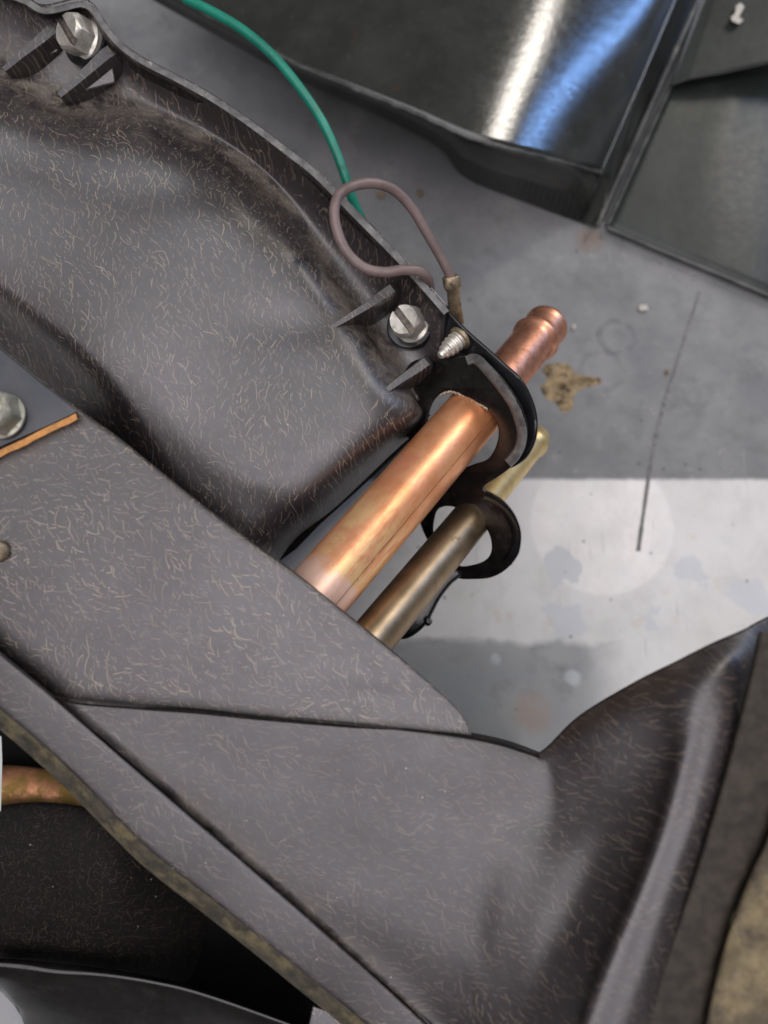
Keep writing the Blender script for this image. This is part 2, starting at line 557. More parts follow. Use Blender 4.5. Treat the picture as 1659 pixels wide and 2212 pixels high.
# ================================================================== bench top
def mat_bench():
    N = NT('painted_bench')
    p = N.pos()
    sp = N.n('ShaderNodeSeparateXYZ'); N.put(sp.inputs[0], p)
    X, Y = sp.outputs[0], sp.outputs[1]
    n1 = N.noise(p, 22, 5, 0.6)
    n2 = N.noise(p, 120, 5, 0.65)
    grey = N.mix(N.ramp(n1, 0.35, 0.66), (0.158, 0.160, 0.164), (0.215, 0.215, 0.213))
    grey = N.mix(N.ramp(n2, 0.45, 0.75, 0, 0.5), grey, (0.13, 0.133, 0.14))
    grey = N.mix(N.ramp(Y, Pz(1100, 1385, 0).y - 0.002, Pz(1100, 1385, 0).y + 0.006, 1.0, 0.0), grey, N.mix(N.ramp(n1, 0.35, 0.66), (0.27, 0.277, 0.285), (0.335, 0.335, 0.332)))  # mid grey past the strip's lower edge: shadow region painted into the colour
    # pale strip across the bench
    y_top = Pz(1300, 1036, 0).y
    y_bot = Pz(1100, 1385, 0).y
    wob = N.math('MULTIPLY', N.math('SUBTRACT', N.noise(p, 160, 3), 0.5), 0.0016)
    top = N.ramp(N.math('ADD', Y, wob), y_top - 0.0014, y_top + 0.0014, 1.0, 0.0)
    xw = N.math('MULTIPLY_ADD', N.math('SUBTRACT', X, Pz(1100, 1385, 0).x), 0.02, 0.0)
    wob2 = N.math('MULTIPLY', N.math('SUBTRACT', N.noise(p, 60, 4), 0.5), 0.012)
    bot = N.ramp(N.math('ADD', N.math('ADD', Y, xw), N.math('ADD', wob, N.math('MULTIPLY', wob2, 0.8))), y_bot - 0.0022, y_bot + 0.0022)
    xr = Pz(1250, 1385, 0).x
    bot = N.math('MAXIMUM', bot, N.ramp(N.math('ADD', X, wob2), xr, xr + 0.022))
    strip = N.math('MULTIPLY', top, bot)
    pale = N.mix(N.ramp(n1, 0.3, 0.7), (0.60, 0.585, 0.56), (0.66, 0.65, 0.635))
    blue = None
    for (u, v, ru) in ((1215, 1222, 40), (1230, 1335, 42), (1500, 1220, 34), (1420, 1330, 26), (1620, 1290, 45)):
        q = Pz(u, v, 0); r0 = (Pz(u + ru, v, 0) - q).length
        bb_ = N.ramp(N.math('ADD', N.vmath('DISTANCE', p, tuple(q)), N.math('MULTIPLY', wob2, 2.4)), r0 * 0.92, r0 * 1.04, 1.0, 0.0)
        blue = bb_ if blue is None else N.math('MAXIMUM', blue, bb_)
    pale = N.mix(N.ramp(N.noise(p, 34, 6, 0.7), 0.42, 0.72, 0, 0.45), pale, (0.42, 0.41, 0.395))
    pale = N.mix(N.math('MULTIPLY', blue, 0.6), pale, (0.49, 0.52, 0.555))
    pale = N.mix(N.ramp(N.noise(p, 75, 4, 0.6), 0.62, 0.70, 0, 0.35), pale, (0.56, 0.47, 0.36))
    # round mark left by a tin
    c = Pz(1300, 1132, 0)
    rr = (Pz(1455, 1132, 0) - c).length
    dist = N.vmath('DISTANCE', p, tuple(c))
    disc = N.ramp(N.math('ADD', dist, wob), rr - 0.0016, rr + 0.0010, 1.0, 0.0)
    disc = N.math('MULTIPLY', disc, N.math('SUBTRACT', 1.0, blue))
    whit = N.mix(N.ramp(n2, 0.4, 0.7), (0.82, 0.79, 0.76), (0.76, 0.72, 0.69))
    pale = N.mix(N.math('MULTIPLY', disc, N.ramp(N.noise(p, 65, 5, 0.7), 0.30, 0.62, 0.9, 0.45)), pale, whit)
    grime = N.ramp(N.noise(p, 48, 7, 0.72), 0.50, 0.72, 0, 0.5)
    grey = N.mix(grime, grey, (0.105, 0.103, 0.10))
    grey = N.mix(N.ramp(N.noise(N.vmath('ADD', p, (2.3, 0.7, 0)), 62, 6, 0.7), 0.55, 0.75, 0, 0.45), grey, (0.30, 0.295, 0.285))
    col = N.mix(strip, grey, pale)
    # rings of old paint tins
    for (u, v, ru, a) in ((1332, 728, 38, 0.5), (1300, 800, 45, 0.28), (1505, 850, 30, 0.2)):
        q = Pz(u, v, 0); r0 = (Pz(u + ru, v, 0) - q).length
        dd = N.math('ABSOLUTE', N.math('SUBTRACT', N.vmath('DISTANCE', p, tuple(q)), r0))
        col = N.mix(N.math('MULTIPLY', N.ramp(dd, 0.0007, 0.0022, a, 0.0), N.ramp(n2, 0.3, 0.6)), col, (0.09, 0.09, 0.10))
    # drips, rust and scuffs
    for (u, v, ru, cc, a) in ((1150, 1540, 60, (0.34, 0.23, 0.17), 0.55), (1240, 1465, 24, (0.52, 0.55, 0.56), 0.7),
                              (1275, 520, 40, (0.16, 0.10, 0.06), 0.6), (1070, 1420, 16, (0.52, 0.54, 0.54), 0.6),
                              (1100, 1330, 20, (0.45, 0.36, 0.28), 0.3), (1480, 1490, 55, (0.50, 0.44, 0.36), 0.35)):
        q = Pz(u, v, 0); r0 = (Pz(u + ru, v, 0) - q).length
        dd = N.math('ADD', N.vmath('DISTANCE', p, tuple(q)), N.math('MULTIPLY', wob2, 0.9))
        col = N.mix(N.math('MULTIPLY', N.ramp(dd, r0 * 0.4, r0, a, 0.0), N.ramp(n2, 0.28, 0.55, 0.3, 1.0)), col, cc)
    sv = N.n('ShaderNodeMapping'); sv.inputs['Rotation'].default_value = (0, 0, 0.9); sv.inputs['Scale'].default_value = (1, 0.06, 1)
    N.put(sv.inputs['Vector'], p)
    scr = N.math('MULTIPLY', N.ramp(N.noise(sv.outputs[0], 420, 2, 0.5), 0.64, 0.70), N.ramp(N.noise(p, 30, 3), 0.48, 0.62))
    col = N.mix(N.math('MULTIPLY', scr, 0.35), col, (0.30, 0.29, 0.28))
    specks = N.math('MULTIPLY', N.ramp(N.voronoi(p, 120), 0.07, 0.13, 1.0, 0.0), N.ramp(N.noise(p, 70, 1), 0.54, 0.60))
    col = N.mix(N.math('MULTIPLY', specks, 0.6), col, (0.06, 0.055, 0.05))
    sp2 = N.math('MULTIPLY', N.ramp(N.voronoi(N.vmath('ADD', p, (3.1, 1.7, 0)), 260), 0.08, 0.16, 1.0, 0.0), N.ramp(N.noise(p, 90, 1), 0.55, 0.62))
    col = N.mix(N.math('MULTIPLY', sp2, 0.5), col, (0.42, 0.39, 0.33))
    r = N.math('MULTIPLY_ADD', n2, 0.25, 0.42)
    N.set(color=col, rough=r, spec=0.4)
    N.bump(N.noise(p, 260, 5, 0.6), 0.18, 0.0008)
    return N.m


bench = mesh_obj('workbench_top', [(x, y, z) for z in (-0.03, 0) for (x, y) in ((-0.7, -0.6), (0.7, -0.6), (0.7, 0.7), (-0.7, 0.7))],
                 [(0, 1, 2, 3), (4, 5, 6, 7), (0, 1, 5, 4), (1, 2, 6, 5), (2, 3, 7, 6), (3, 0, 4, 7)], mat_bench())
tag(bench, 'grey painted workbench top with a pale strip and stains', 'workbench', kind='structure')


def flat_strip(name, pts, widths, lift, mat, parent, n=40):
    c = spline(pts, n)
    verts, faces = [], []
    for i, q in enumerate(c):
        a = Pz(c[max(0, i - 1)][0], c[max(0, i - 1)][1], lift); b = Pz(c[min(n - 1, i + 1)][0], c[min(n - 1, i + 1)][1], lift)
        t = (b - a).normalized(); s = Vector((-t.y, t.x, 0))
        w = widths[0] + (widths[1] - widths[0]) * i / (n - 1)
        w *= random.uniform(0.75, 1.2)
        o = Pz(q[0], q[1], lift)
        verts += [o - s * w / 2, o + s * w / 2]
        if i: faces.append((2 * i - 2, 2 * i - 1, 2 * i + 1, 2 * i))
    return mesh_obj(name, verts, faces, mat, parent, toward=CAM_POS)


flat_strip('pencil_line', [(1512, 630), (1470, 760), (1430, 890), (1405, 1010), (1390, 1110), (1379, 1190)], (0.0011, 0.0019), 0.0004, M_PENCIL, bench)


# ================================================================== upper case half (top left)
case = empty('heater_case', Pz(450, 500, 0.0), 'large fibre-flecked black plastic case with ribbed flange, at upper left', 'case')

LIP = [(-60, -40), (49, -6), (92, 17), (135, 12), (176, 3), (205, 18), (230, 54), (262, 92), (310, 127), (380, 163), (461, 208),
       (542, 262), (625, 325), (689, 376), (775, 464), (859, 549), (925, 622), (968, 672)]


def off(pts, px):
    """offset a polyline to its left-hand/inner side by px"""
    out = []
    for i, p in enumerate(pts):
        a, b = pts[max(0, i - 1)], pts[min(len(pts) - 1, i + 1)]
        t = Vector((b[0] - a[0], b[1] - a[1])).normalized()
        out.append((p[0] - t.y * px, p[1] + t.x * px))
    return out


def wd(pts, d):
    return [(p[0], p[1], d(p[0], p[1]) if callable(d) else d) for p in pts]


lip_s = [(q[0], q[1]) for q in spline(LIP, 60)]
def lip_depth(u, v): return 0.2490 - 0.000006 * (u - 400)
CREASE = [(-80, 100), (16, 150), (100, 200), (180, 222), (262, 226), (335, 250), (420, 290), (500, 334), (560, 378), (610, 430),
          (665, 508), (720, 585), (770, 655), (820, 735), (868, 805), (905, 865)]
SHOULD = [(-80, 200), (0, 235), (90, 275), (190, 290), (270, 288), (345, 318), (420, 368), (490, 425), (550, 490),
          (620, 548), (676, 620), (725, 697), (772, 770), (815, 828), (828, 900), (862, 935)]
D_A = [
    wd(lip_s, lip_depth),
    wd(off(lip_s, 15), lambda u, v: lip_depth(u, v) + 0.0002),
    wd(off(lip_s, 22), lambda u, v: lip_depth(u, v) + 0.0040),
    wd(spline([(-80, 45), (20, 80), (90, 110), (170, 130), (235, 150), (330, 205), (440, 262), (540, 330), (640, 420), (730, 525), (810, 620), (870, 700), (915, 765), (945, 810)], 40), 0.2600),
    wd(CREASE, 0.2600),
    wd(SHOULD[:-2], 0.2424) + [(872, 876, 0.2450), (902, 896, 0.251), (918, 908, 0.272)],
    wd([(-80, 320), (60, 380), (200, 420), (330, 500), (430, 590), (520, 700), (600, 810), (670, 890)], 0.2392) + [(765, 935, 0.2398), (804, 960, 0.2432), (826, 976, 0.253), (838, 988, 0.272)],
    wd([(-80, 440), (60, 520), (180, 600), (280, 690), (370, 800), (450, 910), (530, 1000)], 0.2388) + [(640, 1036, 0.2392), (688, 1066, 0.2430), (712, 1084, 0.253), (724, 1096, 0.272)],
    wd([(-80, 515), (20, 580), (122, 655), (200, 718), (272, 792), (328, 866), (382, 940), (440, 1010)], 0.2395) + [(535, 1068, 0.2398), (605, 1112, 0.2430), (636, 1136, 0.252), (652, 1150, 0.272)],
    wd([(-80, 552), (-4, 604), (90, 676), (168, 740), (238, 812), (294, 888), (346, 963), (398, 1034)], 0.2414) + [(470, 1098, 0.2408), (545, 1150, 0.2425), (592, 1182, 0.251), (612, 1198, 0.270)],
    wd([(-80, 590), (-10, 640), (78, 716), (150, 780), (215, 850), (268, 920), (322, 992), (380, 1060)], 0.2500) + [(452, 1124, 0.2450), (525, 1176, 0.2445), (580, 1214, 0.2520), (600, 1230, 0.270)],
    wd([(-80, 690), (0, 755), (80, 820), (150, 890), (220, 955), (290, 1020), (370, 1090), (450, 1160), (520, 1230)], 0.2600),
]


for k_, (du, dv) in ((8, (-10, 12)), (9, (-13, 16)), (10, (-14, 18))):
    D_A[k_] = [(u + du, v + dv, d) if i < 8 else (u + du * 0.4, v + dv * 0.4, d) for i, (u, v, d) in enumerate(D_A[k_])]


def dust_a(p, t, u, v):
    k = math.exp(-((p - 4.0) / 0.35) ** 2) * (0.75 if u > 640 else 1.0)
    if u < 330: k = max(k, 0.6 * math.exp(-((p - 3.9) / 0.8) ** 2))
    if u > 690: k = max(k, 0.8 * math.exp(-((p - 4.3) / 0.6) ** 2))
    return k


def warp_a(u, v):
    # shallow hollows in the moulding; the first stands in for a rib's shadow
    w = 0.0014 * math.exp(-(((u - 640) / 130) ** 2 + ((v - 700) / 45) ** 2))
    w += 0.0009 * math.exp(-(((u - 90) / 150) ** 2 + ((v - 330) / 70) ** 2))
    w += 0.0010 * math.exp(-(((u - 380) / 160) ** 2 + ((v - 410) / 50) ** 2))
    w -= 0.0006 * math.sin(u / 95.0 + v / 140.0)
    return w


loft('shell', D_A, 120, [1, 2, 8, 6, 10, 10, 8, 5, 5, 5, 5], M_CASE, case, thick=0.003, dust=dust_a, warp=warp_a)

plate('gap_shade_strip', [[(905, 885), (930, 896), (912, 924), (850, 988), (770, 1062), (690, 1134), (640, 1186), (600, 1215), (560, 1190), (700, 1060)]], lambda u, v: 0.277, 14, 3, M_DARKFIB, case)  # dark strip added to paint the shade between dome end and pipe

# lip: worn pale top edge of the flange wall
lipn = [(q[0], q[1]) for q in spline(LIP, 130)]
def jit(u): return 0.00012 * math.sin(u * 0.11) + 0.0001 * math.sin(u * 0.033 + 1)
rl = random.Random(5)
lo_, li_ = off(lipn, -2), off(lipn, 12)
rails = [[(p[0] - 1, p[1] + 1, lip_depth(*p) + 0.010) for p in lo_], [(p[0] + rl.uniform(-1.3, 1.0), p[1] + rl.uniform(-1.0, 1.3), lip_depth(*p) - 0.0024) for i, p in enumerate(lo_)],
         [(p[0], p[1], lip_depth(*p) - 0.0026 + jit(p[0])) for p in off(lipn, 4)], [(p[0], p[1], lip_depth(*p) - 0.0024) for p in li_], [(p[0], p[1], lip_depth(*p) + 0.006) for p in off(lipn, 14)]]
loft('flange_lip', rails, 130, [1, 1, 1, 1], M_LIP, case, thick=0, smooth=40)

# outer side wall below the lip
wall = off(lipn, 8)
top = [Pd(p[0], p[1], lip_depth(*p) + 0.004) for p in wall]
wv = top + [Vector((q.x - 0.004, q.y - 0.006, 0.0)) for q in top]
k = len(top)
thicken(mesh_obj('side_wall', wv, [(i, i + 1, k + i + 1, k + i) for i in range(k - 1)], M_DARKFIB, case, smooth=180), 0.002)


# stiffening ribs
def rib(ridge, foot_depth, width, mat=M_CASE, taper=0.35):
    """fin: ridge points (u, v, depth); stands on the shell"""
    r = [Pd(*q) for q in ridge]
    t = (r[-1] - r[0]).normalized()
    back = (CAM_R @ Vector((0, 0, -1)))
    s = t.cross(back).normalized()
    prof = [(-1.9, foot_depth), (-1.25, 0.004), (-0.90, 0.0004), (-0.78, 0.0), (0.78, 0.0), (0.90, 0.0004), (1.25, 0.004), (1.9, foot_depth)]
    verts, faces = [], []
    n = len(r)
    for i, q in enumerate(r):
        w = width * (taper + (1 - taper) * min(1.0, i / (n - 1) * 1.6))
        for (a, dn) in prof:
            verts.append(q + s * (a * w / 2) + back * dn)
    m = len(prof)
    for i in range(n - 1):
        for j in range(m):
            j2 = (j + 1) % m
            faces.append((i * m + j, i * m + j2, (i + 1) * m + j2, (i + 1) * m + j))
    faces.append(tuple(range(m))); faces.append(tuple(range((n - 1) * m, n * m)))
    return mesh_obj('rib', verts, faces, mat, case, smooth=24)


rib([(706, 714, 0.2424), (745, 690, 0.2428), (790, 662, 0.2440), (830, 634, 0.2455), (848, 622, 0.2462), (854, 616, 0.2510)], 0.018, 0.0036)
rib([(792, 874, 0.2425), (830, 846, 0.2430), (868, 818, 0.2442), (905, 793, 0.2455), (922, 780, 0.2462), (928, 775, 0.2510)], 0.018, 0.0036)
rib([(128, 206, 0.2535), (160, 178, 0.2530), (195, 146, 0.2527), (228, 116, 0.2525), (240, 108, 0.2528), (246, 102, 0.2560)], 0.014, 0.0050, taper=0.45)
rib([(8, 150, 0.2535), (45, 118, 0.2530), (80, 90, 0.2527), (112, 62, 0.2525), (122, 54, 0.2528), (128, 49, 0.2570)], 0.014, 0.0048, taper=0.45)


def gusset_web(pts, name='gusset_web'):
    v = [Pd(*p) for p in pts]
    o = mesh_obj(name, v, [(0, 1, 2), (2, 1, 3)] if len(v) == 4 else [(0, 1, 2)], M_CASE, case, toward=CAM_POS)
    return thicken(o, 0.0012, 0.0004)


gusset_web([(132, 210, 0.2560), (240, 112, 0.2545), (249, 178, 0.2572)])
gusset_web([(12, 156, 0.2560), (118, 58, 0.2545), (126, 112, 0.2575)])


# slotted hex screws
def screw(parent, u, v, d, r, lean, h=0.0055, hexf=True, slot_deg=60, mat=M_ZINC, name='screw', slot=True):
    base = Pd(u, v, d)
    ax = (CAM_R @ Vector(lean)).normalized()
    e1 = ax.cross(Vector((0.3, 1, 0.1))).normalized(); e2 = ax.cross(e1)
    seg = 36
    rings = []
    def ring(rad, hh, hexamt):
        out = []
        for k in range(seg):
            a = 2 * math.pi * k / seg
            rr = rad
            if hexamt:
                am = (a % (math.pi / 3)) - math.pi / 6
                rr = rad * (1 - hexamt + hexamt * math.cos(math.pi / 6) / math.cos(am) * 1.06)
            out.append(base + (e1 * math.cos(a) + e2 * math.sin(a)) * rr + ax * hh)
        return out
    x = 1.0 if hexf else 0.0
    prof = [(r * 1.10, -0.002, 0), (r * 1.10, 0.0008, 0), (r * 0.99, 0.0014, x), (r * 0.99, h * 0.78, x), (r * 0.96, h * 0.90, x * .6), (r * 0.86, h, 0.0), (r * 0.72, h * 0.985, 0)]
    for q in prof: rings.append(ring(*q))
    verts = [p for rg in rings for p in rg]
    faces = []
    for i in range(len(rings) - 1):
        for k in range(seg):
            a, b = i * seg + k, i * seg + (k + 1) % seg
            faces.append((a, b, b + seg, a + seg))
    faces.append(tuple(range((len(rings) - 1) * seg, len(rings) * seg)))
    o = mesh_obj(name, verts, faces, mat, parent, smooth=32)
    if slot:
        a = math.radians(slot_deg)
        t = e1 * math.cos(a) + e2 * math.sin(a); s = ax.cross(t)
        c = base + ax * (h + 0.00002)
        L, w = r * 0.93, r * 0.21
        # recessed slot: floor and two cheeks cut into the head through a boolean
        cut_v = [c + t * (L * i * 1.4) + s * (w * j) + ax * (0.002 * k2 - 0.0012 if k2 else -0.0016) for i in (-1, 1) for j in (-1, 1) for k2 in (0, 1)]
        cut_f = [(0, 1, 3, 2), (4, 5, 7, 6), (0, 1, 5, 4), (2, 3, 7, 6), (0, 2, 6, 4), (1, 3, 7, 5)]
        cutter = mesh_obj('cutter', cut_v, cut_f, M_SLOT, None)
        md = o.modifiers.new('slot', 'BOOLEAN'); md.operation = 'DIFFERENCE'; md.object = cutter; md.solver = 'EXACT'
        o.data.materials.append(M_SLOT)
        dg = bpy.context.evaluated_depsgraph_get()
        me = bpy.data.meshes.new_from_object(o.evaluated_get(dg))
        o.modifiers.clear(); o.data = me
        me.polygons.foreach_set('use_smooth', [True] * len(me.polygons))
        me.set_sharp_from_angle(angle=math.radians(32))
        bpy.data.objects.remove(cutter)
    return o


screw(case, 890, 702, 0.2570, 0.0054, (-0.42, 0.02, 1.0), h=0.0078, slot_deg=140)
screw(case, 188, 88, 0.2560, 0.0058, (-0.62, -0.05, 1.0), h=0.0080, slot_deg=135)


def washer(u, v, d, lean, r0, r1):
    ax = (CAM_R @ Vector(lean)).normalized(); c = Pd(u, v, d)
    e1 = ax.cross(Vector((0.3, 1, 0.1))).normalized(); e2 = ax.cross(e1)
    prof = [(r0, -0.002), (r1, -0.002), (r1, 0.0003), (r1 - 0.0005, 0.0009), (r0, 0.0007)]
    verts, faces, m = [], [], len(prof)
    for k in range(40):
        a = 2 * math.pi * k / 40
        for (r, h) in prof: verts.append(c + (e1 * math.cos(a) + e2 * math.sin(a)) * r + ax * h)
        for j in range(m):
            faces.append((k * m + j, k * m + (j + 1) % m, ((k + 1) % 40) * m + (j + 1) % m, ((k + 1) % 40) * m + j))
    return mesh_obj('washer', verts, faces, M_BLACK, case, smooth=35)


washer(886, 704, 0.2575, (-0.25, 0.02, 1.0), 0.0045, 0.0078)
washer(184, 90, 0.2562, (-0.30, -0.05, 1.0), 0.0045, 0.0078)


# pipe outlet flange: two rings cut for the pipes
def ring_depth(u, v):
    return 0.2545 - 0.000100 * ((u - 1000) * 0.9 - (v - 930) * 0.45)


OUT1 = [(868, 835), (880, 792), (905, 776), (950, 775), (1000, 768), (1040, 772), (1075, 804), (1105, 842), (1128, 880), (1140, 922),
        (1134, 968), (1108, 1005), (1076, 1030), (1050, 1046), (1046, 1056), (1064, 1066), (1088, 1084), (1112, 1114), (1124, 1150), (1119, 1192),
        (1098, 1226), (1062, 1247), (1020, 1251), (985, 1247), (955, 1215), (915, 1150), (905, 1100), (925, 1055), (925, 1025), (890, 985), (880, 930)]
HOLE1 = [(936, 869), (957, 848), (985, 849), (1014, 865), (1041, 877), (1066, 898), (1077, 930), (1072, 962), (1055, 990), (1028, 1001), (990, 1010), (950, 985), (926, 950), (925, 905)]
HOLE2 = [(943, 1106), (960, 1094), (985, 1096), (1015, 1107), (1042, 1129), (1058, 1157), (1062, 1186), (1052, 1207), (1026, 1219), (990, 1221), (955, 1192), (937, 1150)]
plate('outlet_flange', [[q for q in spline(OUT1, 140, True)], [q for q in spline(HOLE1, 80, True)], [q for q in spline(HOLE2, 70, True)]],
      ring_depth, 30, 5, M_FLANGE, case)


def ring_lip(pts, w, name='ring_lip', lift=0.0030, mat=M_LIP, jag=1.0):
    c = [(q[0], q[1]) for q in spline(pts, 60)]
    rails = [[(p[0], p[1], ring_depth(*p) + 0.003) for p in off(c, -1)],
             [(p[0] + jag * rl.uniform(-1.2, 1.2), p[1] + jag * rl.uniform(-1.2, 1.2), ring_depth(*p) - lift) for i, p in enumerate(off(c, 1))],
             [(p[0], p[1], ring_depth(*p) - lift - 0.0002) for p in off(c, w * 0.5)],
             [(p[0], p[1], ring_depth(*p) - lift + 0.0003) for p in off(c, w)], [(p[0], p[1], ring_depth(*p) + 0.001) for p in off(c, w + 4)]]
    return loft(name, rails, 60, [1, 1, 1, 1], mat, case, thick=0, smooth=45)


ring_lip([(1004, 770), (1020, 765), (1040, 771), (1066, 798), (1092, 830), (1114, 862), (1130, 897), (1138, 930), (1135, 962), (1121, 990), (1104, 1008)], 19)
ring_lip([(1050, 1060), (1066, 1066), (1090, 1083), (1113, 1112), (1126, 1150), (1122, 1192), (1104, 1222)], 18, mat=M_BLACK, jag=0.0)

# inner cut rim of the pipe holes
def cut_rim(pts, name='cut_rim'):
    c = [(q[0], q[1]) for q in spline(pts, 50)]
    rails = [[(p[0], p[1] + 0.8 * math.sin(i * 2.1), ring_depth(*p) - 0.0006 + 0.0003 * math.sin(i * 1.3)) for i, p in enumerate(c)],
             [(p[0] + 1.5 * math.sin(i * 2.9), p[1] + 4.0 + 2.0 * math.sin(i * 1.7), ring_depth(*p) + 0.0006) for i, p in enumerate(c)]]
    return loft(name, rails, 50, [2], M_RIM, case, thick=0.0004, smooth=30)


cut_rim([(950, 853), (970, 846), (990, 851), (1015, 865), (1040, 876), (1052, 884)])

# black lower edge of the case that runs on behind the thin pipe
plate('lower_edge', [spline([(1000, 1238), (975, 1262), (952, 1292), (936, 1322), (924, 1345), (900, 1368), (876, 1380), (855, 1375), (880, 1330), (930, 1260), (965, 1225)], 60, True)],
      lambda u, v: 0.268, 40, 8, M_BLACK, case)
bl = Pd(926, 1342, 0.266)
tube('lug', [bl + Vector((0, 0, -0.006)), bl, bl + Vector((0, 0, 0.0012))], [0.0013, 0.0013, 0.0008], M_BLACK, case, seg=14)


# ================================================================== black lower case half that shows past the flange
B_OUT = [(905, 610), (950, 652), (985, 687), (1015, 717), (1055, 752), (1093, 786), (1122, 812), (1142, 842), (1157, 880), (1162, 915), (1158, 950), (1146, 978), (1128, 998),
         (1095, 1010), (1086, 960), (1088, 925), (1075, 890), (1045, 865), (1010, 850), (975, 835), (945, 825), (930, 780), (925, 730), (905, 660)]
backp = plate('backing_plate', [spline(B_OUT, 150, True)], lambda u, v: ring_depth(u, v) + 0.0062, 34, 8, M_BLACK)
tag(backp, 'glossy black plastic plate edge curving behind the copper pipe outlet ring', 'plate')

# pointed screw that comes up through the black plate
t0, t1 = Pd(993, 731, ring_depth(993, 731) + 0.004), Pd(950, 769, ring_depth(950, 769) - 0.0045)
path, rad = [], []
for i in range(41):
    s = i / 40
    path.append(t0.lerp(t1, s))
    r = 0.0030 * (1 - 0.10 * s) if s < 0.45 else 0.0030 * (0.955 - 1.35 * (s - 0.45) ** 1.35)
    if s < 0.9: r *= 1 + 0.11 * math.sin(s * 2 * math.pi * 5.5)
    rad.append(max(0.00045, r))
tip = tube('pointed_screw', path, rad, M_ZINC, None, seg=22)
tag(tip, 'pointed threaded screw tip poking up beside the slotted screw', 'screw')
tube('collar', [t0.lerp(t1, -0.05), t0.lerp(t1, 0.02), t0.lerp(t1, 0.08)], [0.0040, 0.0041, 0.0036], M_TERM, tip, seg=22)


# ================================================================== pipes
def seg3(a, b, n):
    """straight run between two (u, v, depth) points"""
    A, B = Pd(*a), Pd(*b)
    return [A.lerp(B, i / (n - 1)) for i in range(n)]


pa, pb = (655, 1320, 0.2185), (1040, 873, 0.2610)
A, B = Pd(*pa), Pd(*pb)
cp = empty('copper_pipe', A, 'thick shiny copper pipe running through the larger outlet ring', 'pipe')
tube('tube', [A.lerp(B, i / 24) for i in range(25)] + [B + (B - A).normalized() * 0.0018, B + (B - A).normalized() * 0.0032],
     [0.0095] * 25 + [0.0088, 0.0074], M_COPPER, cp, seg=64, caps=True, uv_roll=0.6)
C = Pd(1186, 697, 0.2935)
dirn = (C - B).normalized()
L = (C - B).length
st, sr = [], []
for i in range(50):
    s = i / 49
    q = B + (C - B) * s
    r = 0.0078
    x = s * L - (L - 0.0125)
    r += 0.0013 * math.exp(-(x / 0.0016) ** 2)
    if s > 0.93: r += 0.0004
    if i >= 48: r -= 0.0007 * (i - 47)
    st.append(q); sr.append(r)
tube('stub', st, sr, M_COPPER2, cp, seg=48)
tube('bore', [C - dirn * 0.0002, C + dirn * 0.00045], [0.0062, 0.0060], M_BLACK, cp, seg=32)

pa, pb = (775, 1414, 0.2215), (1024, 1113, 0.2655)
A, B = Pd(*pa), Pd(*pb)
bp = empty('brass_pipe', A, 'thin dull brown pipe below the copper one, through the smaller ring', 'pipe')
tube('tube', [A.lerp(B, i / 24) for i in range(25)] + [B + (B - A).normalized() * 0.0014, B + (B - A).normalized() * 0.0024], [0.0066] * 25 + [0.0061, 0.0050], M_BRASS, bp, seg=56)
C = Pd(1164, 940, 0.3080)
dirn = (C - B).normalized(); L = (C - B).length
st, sr = [], []
for i in range(40):
    s = i / 39
    r = 0.0054
    x = s * L - (L - 0.007)
    r += 0.0011 * math.exp(-(x / 0.0014) ** 2)
    if i >= 38: r -= 0.0006 * (i - 37)
    st.append(B + (C - B) * s); sr.append(r)
tube('stub', st, sr, M_BRASS2, bp, seg=40)


# ================================================================== front cover and duct (foreground)
cover = empty('front_cover', Pz(700, 1700, 0.0), 'large grey-black fibre-flecked cover with stepped panel across the lower picture', 'cover')
def cover_depth(u, v): return 0.2065 - 0.000006 * (v - 1250) - 0.0000035 * (u - 500)
TOP_EDGE = [(-80, 685), (0, 747), (86, 818), (172, 887), (251, 944), (323, 1002), (431, 1088), (539, 1170), (640, 1241), (745, 1325),
            (850, 1410), (925, 1474), (978, 1522), (1002, 1550), (1014, 1578), (1020, 1606), (1022, 1640)]
LOW_EDGE = [(-80, 1340), (0, 1410), (62, 1460), (125, 1512), (205, 1560), (300, 1580), (400, 1592), (520, 1606), (640, 1618), (740, 1628), (830, 1634),
            (890, 1638), (930, 1640), (960, 1642), (985, 1642), (1000, 1642), (1010, 1642)]
te = spline(TOP_EDGE, 90)
le = spline(LOW_EDGE, 90)
rails = [[(p[0] + 2, p[1] - 2, cover_depth(*p[:2]) + 0.0022) for p in te], [(p[0], p[1], cover_depth(*p[:2]) + 0.0005) for p in te]]
for f in (0.012, 0.03, 0.35, 0.7, 1.0):
    rails.append([(a[0] + (b[0] - a[0]) * f, a[1] + (b[1] - a[1]) * f, cover_depth(a[0] + (b[0] - a[0]) * f, a[1] + (b[1] - a[1]) * f)) for a, b in zip(te, le)])
def warp_c(u, v): return 0.0005 * math.sin(u / 160.0 + 0.7) * math.sin(v / 120.0) + 0.0007 * math.exp(-(((u - 780) / 120) ** 2 + ((v - 1510) / 30) ** 2))
loft('top_panel', rails, 90, [2, 1, 1, 8, 8, 6], M_COVER, cover, thick=0.0022, warp=warp_c,
     dust=lambda p, t, u, v: max(0.6 * math.exp(-(((u - 60) / 110) ** 2 + ((v - 985 + 0.45 * u) / 40) ** 2)), 0.5 * math.exp(-((p - 1.6) / 0.7) ** 2), 0.25 * math.exp(-((v - 1545 - 0.08 * (u - 500)) / 22) ** 2)))

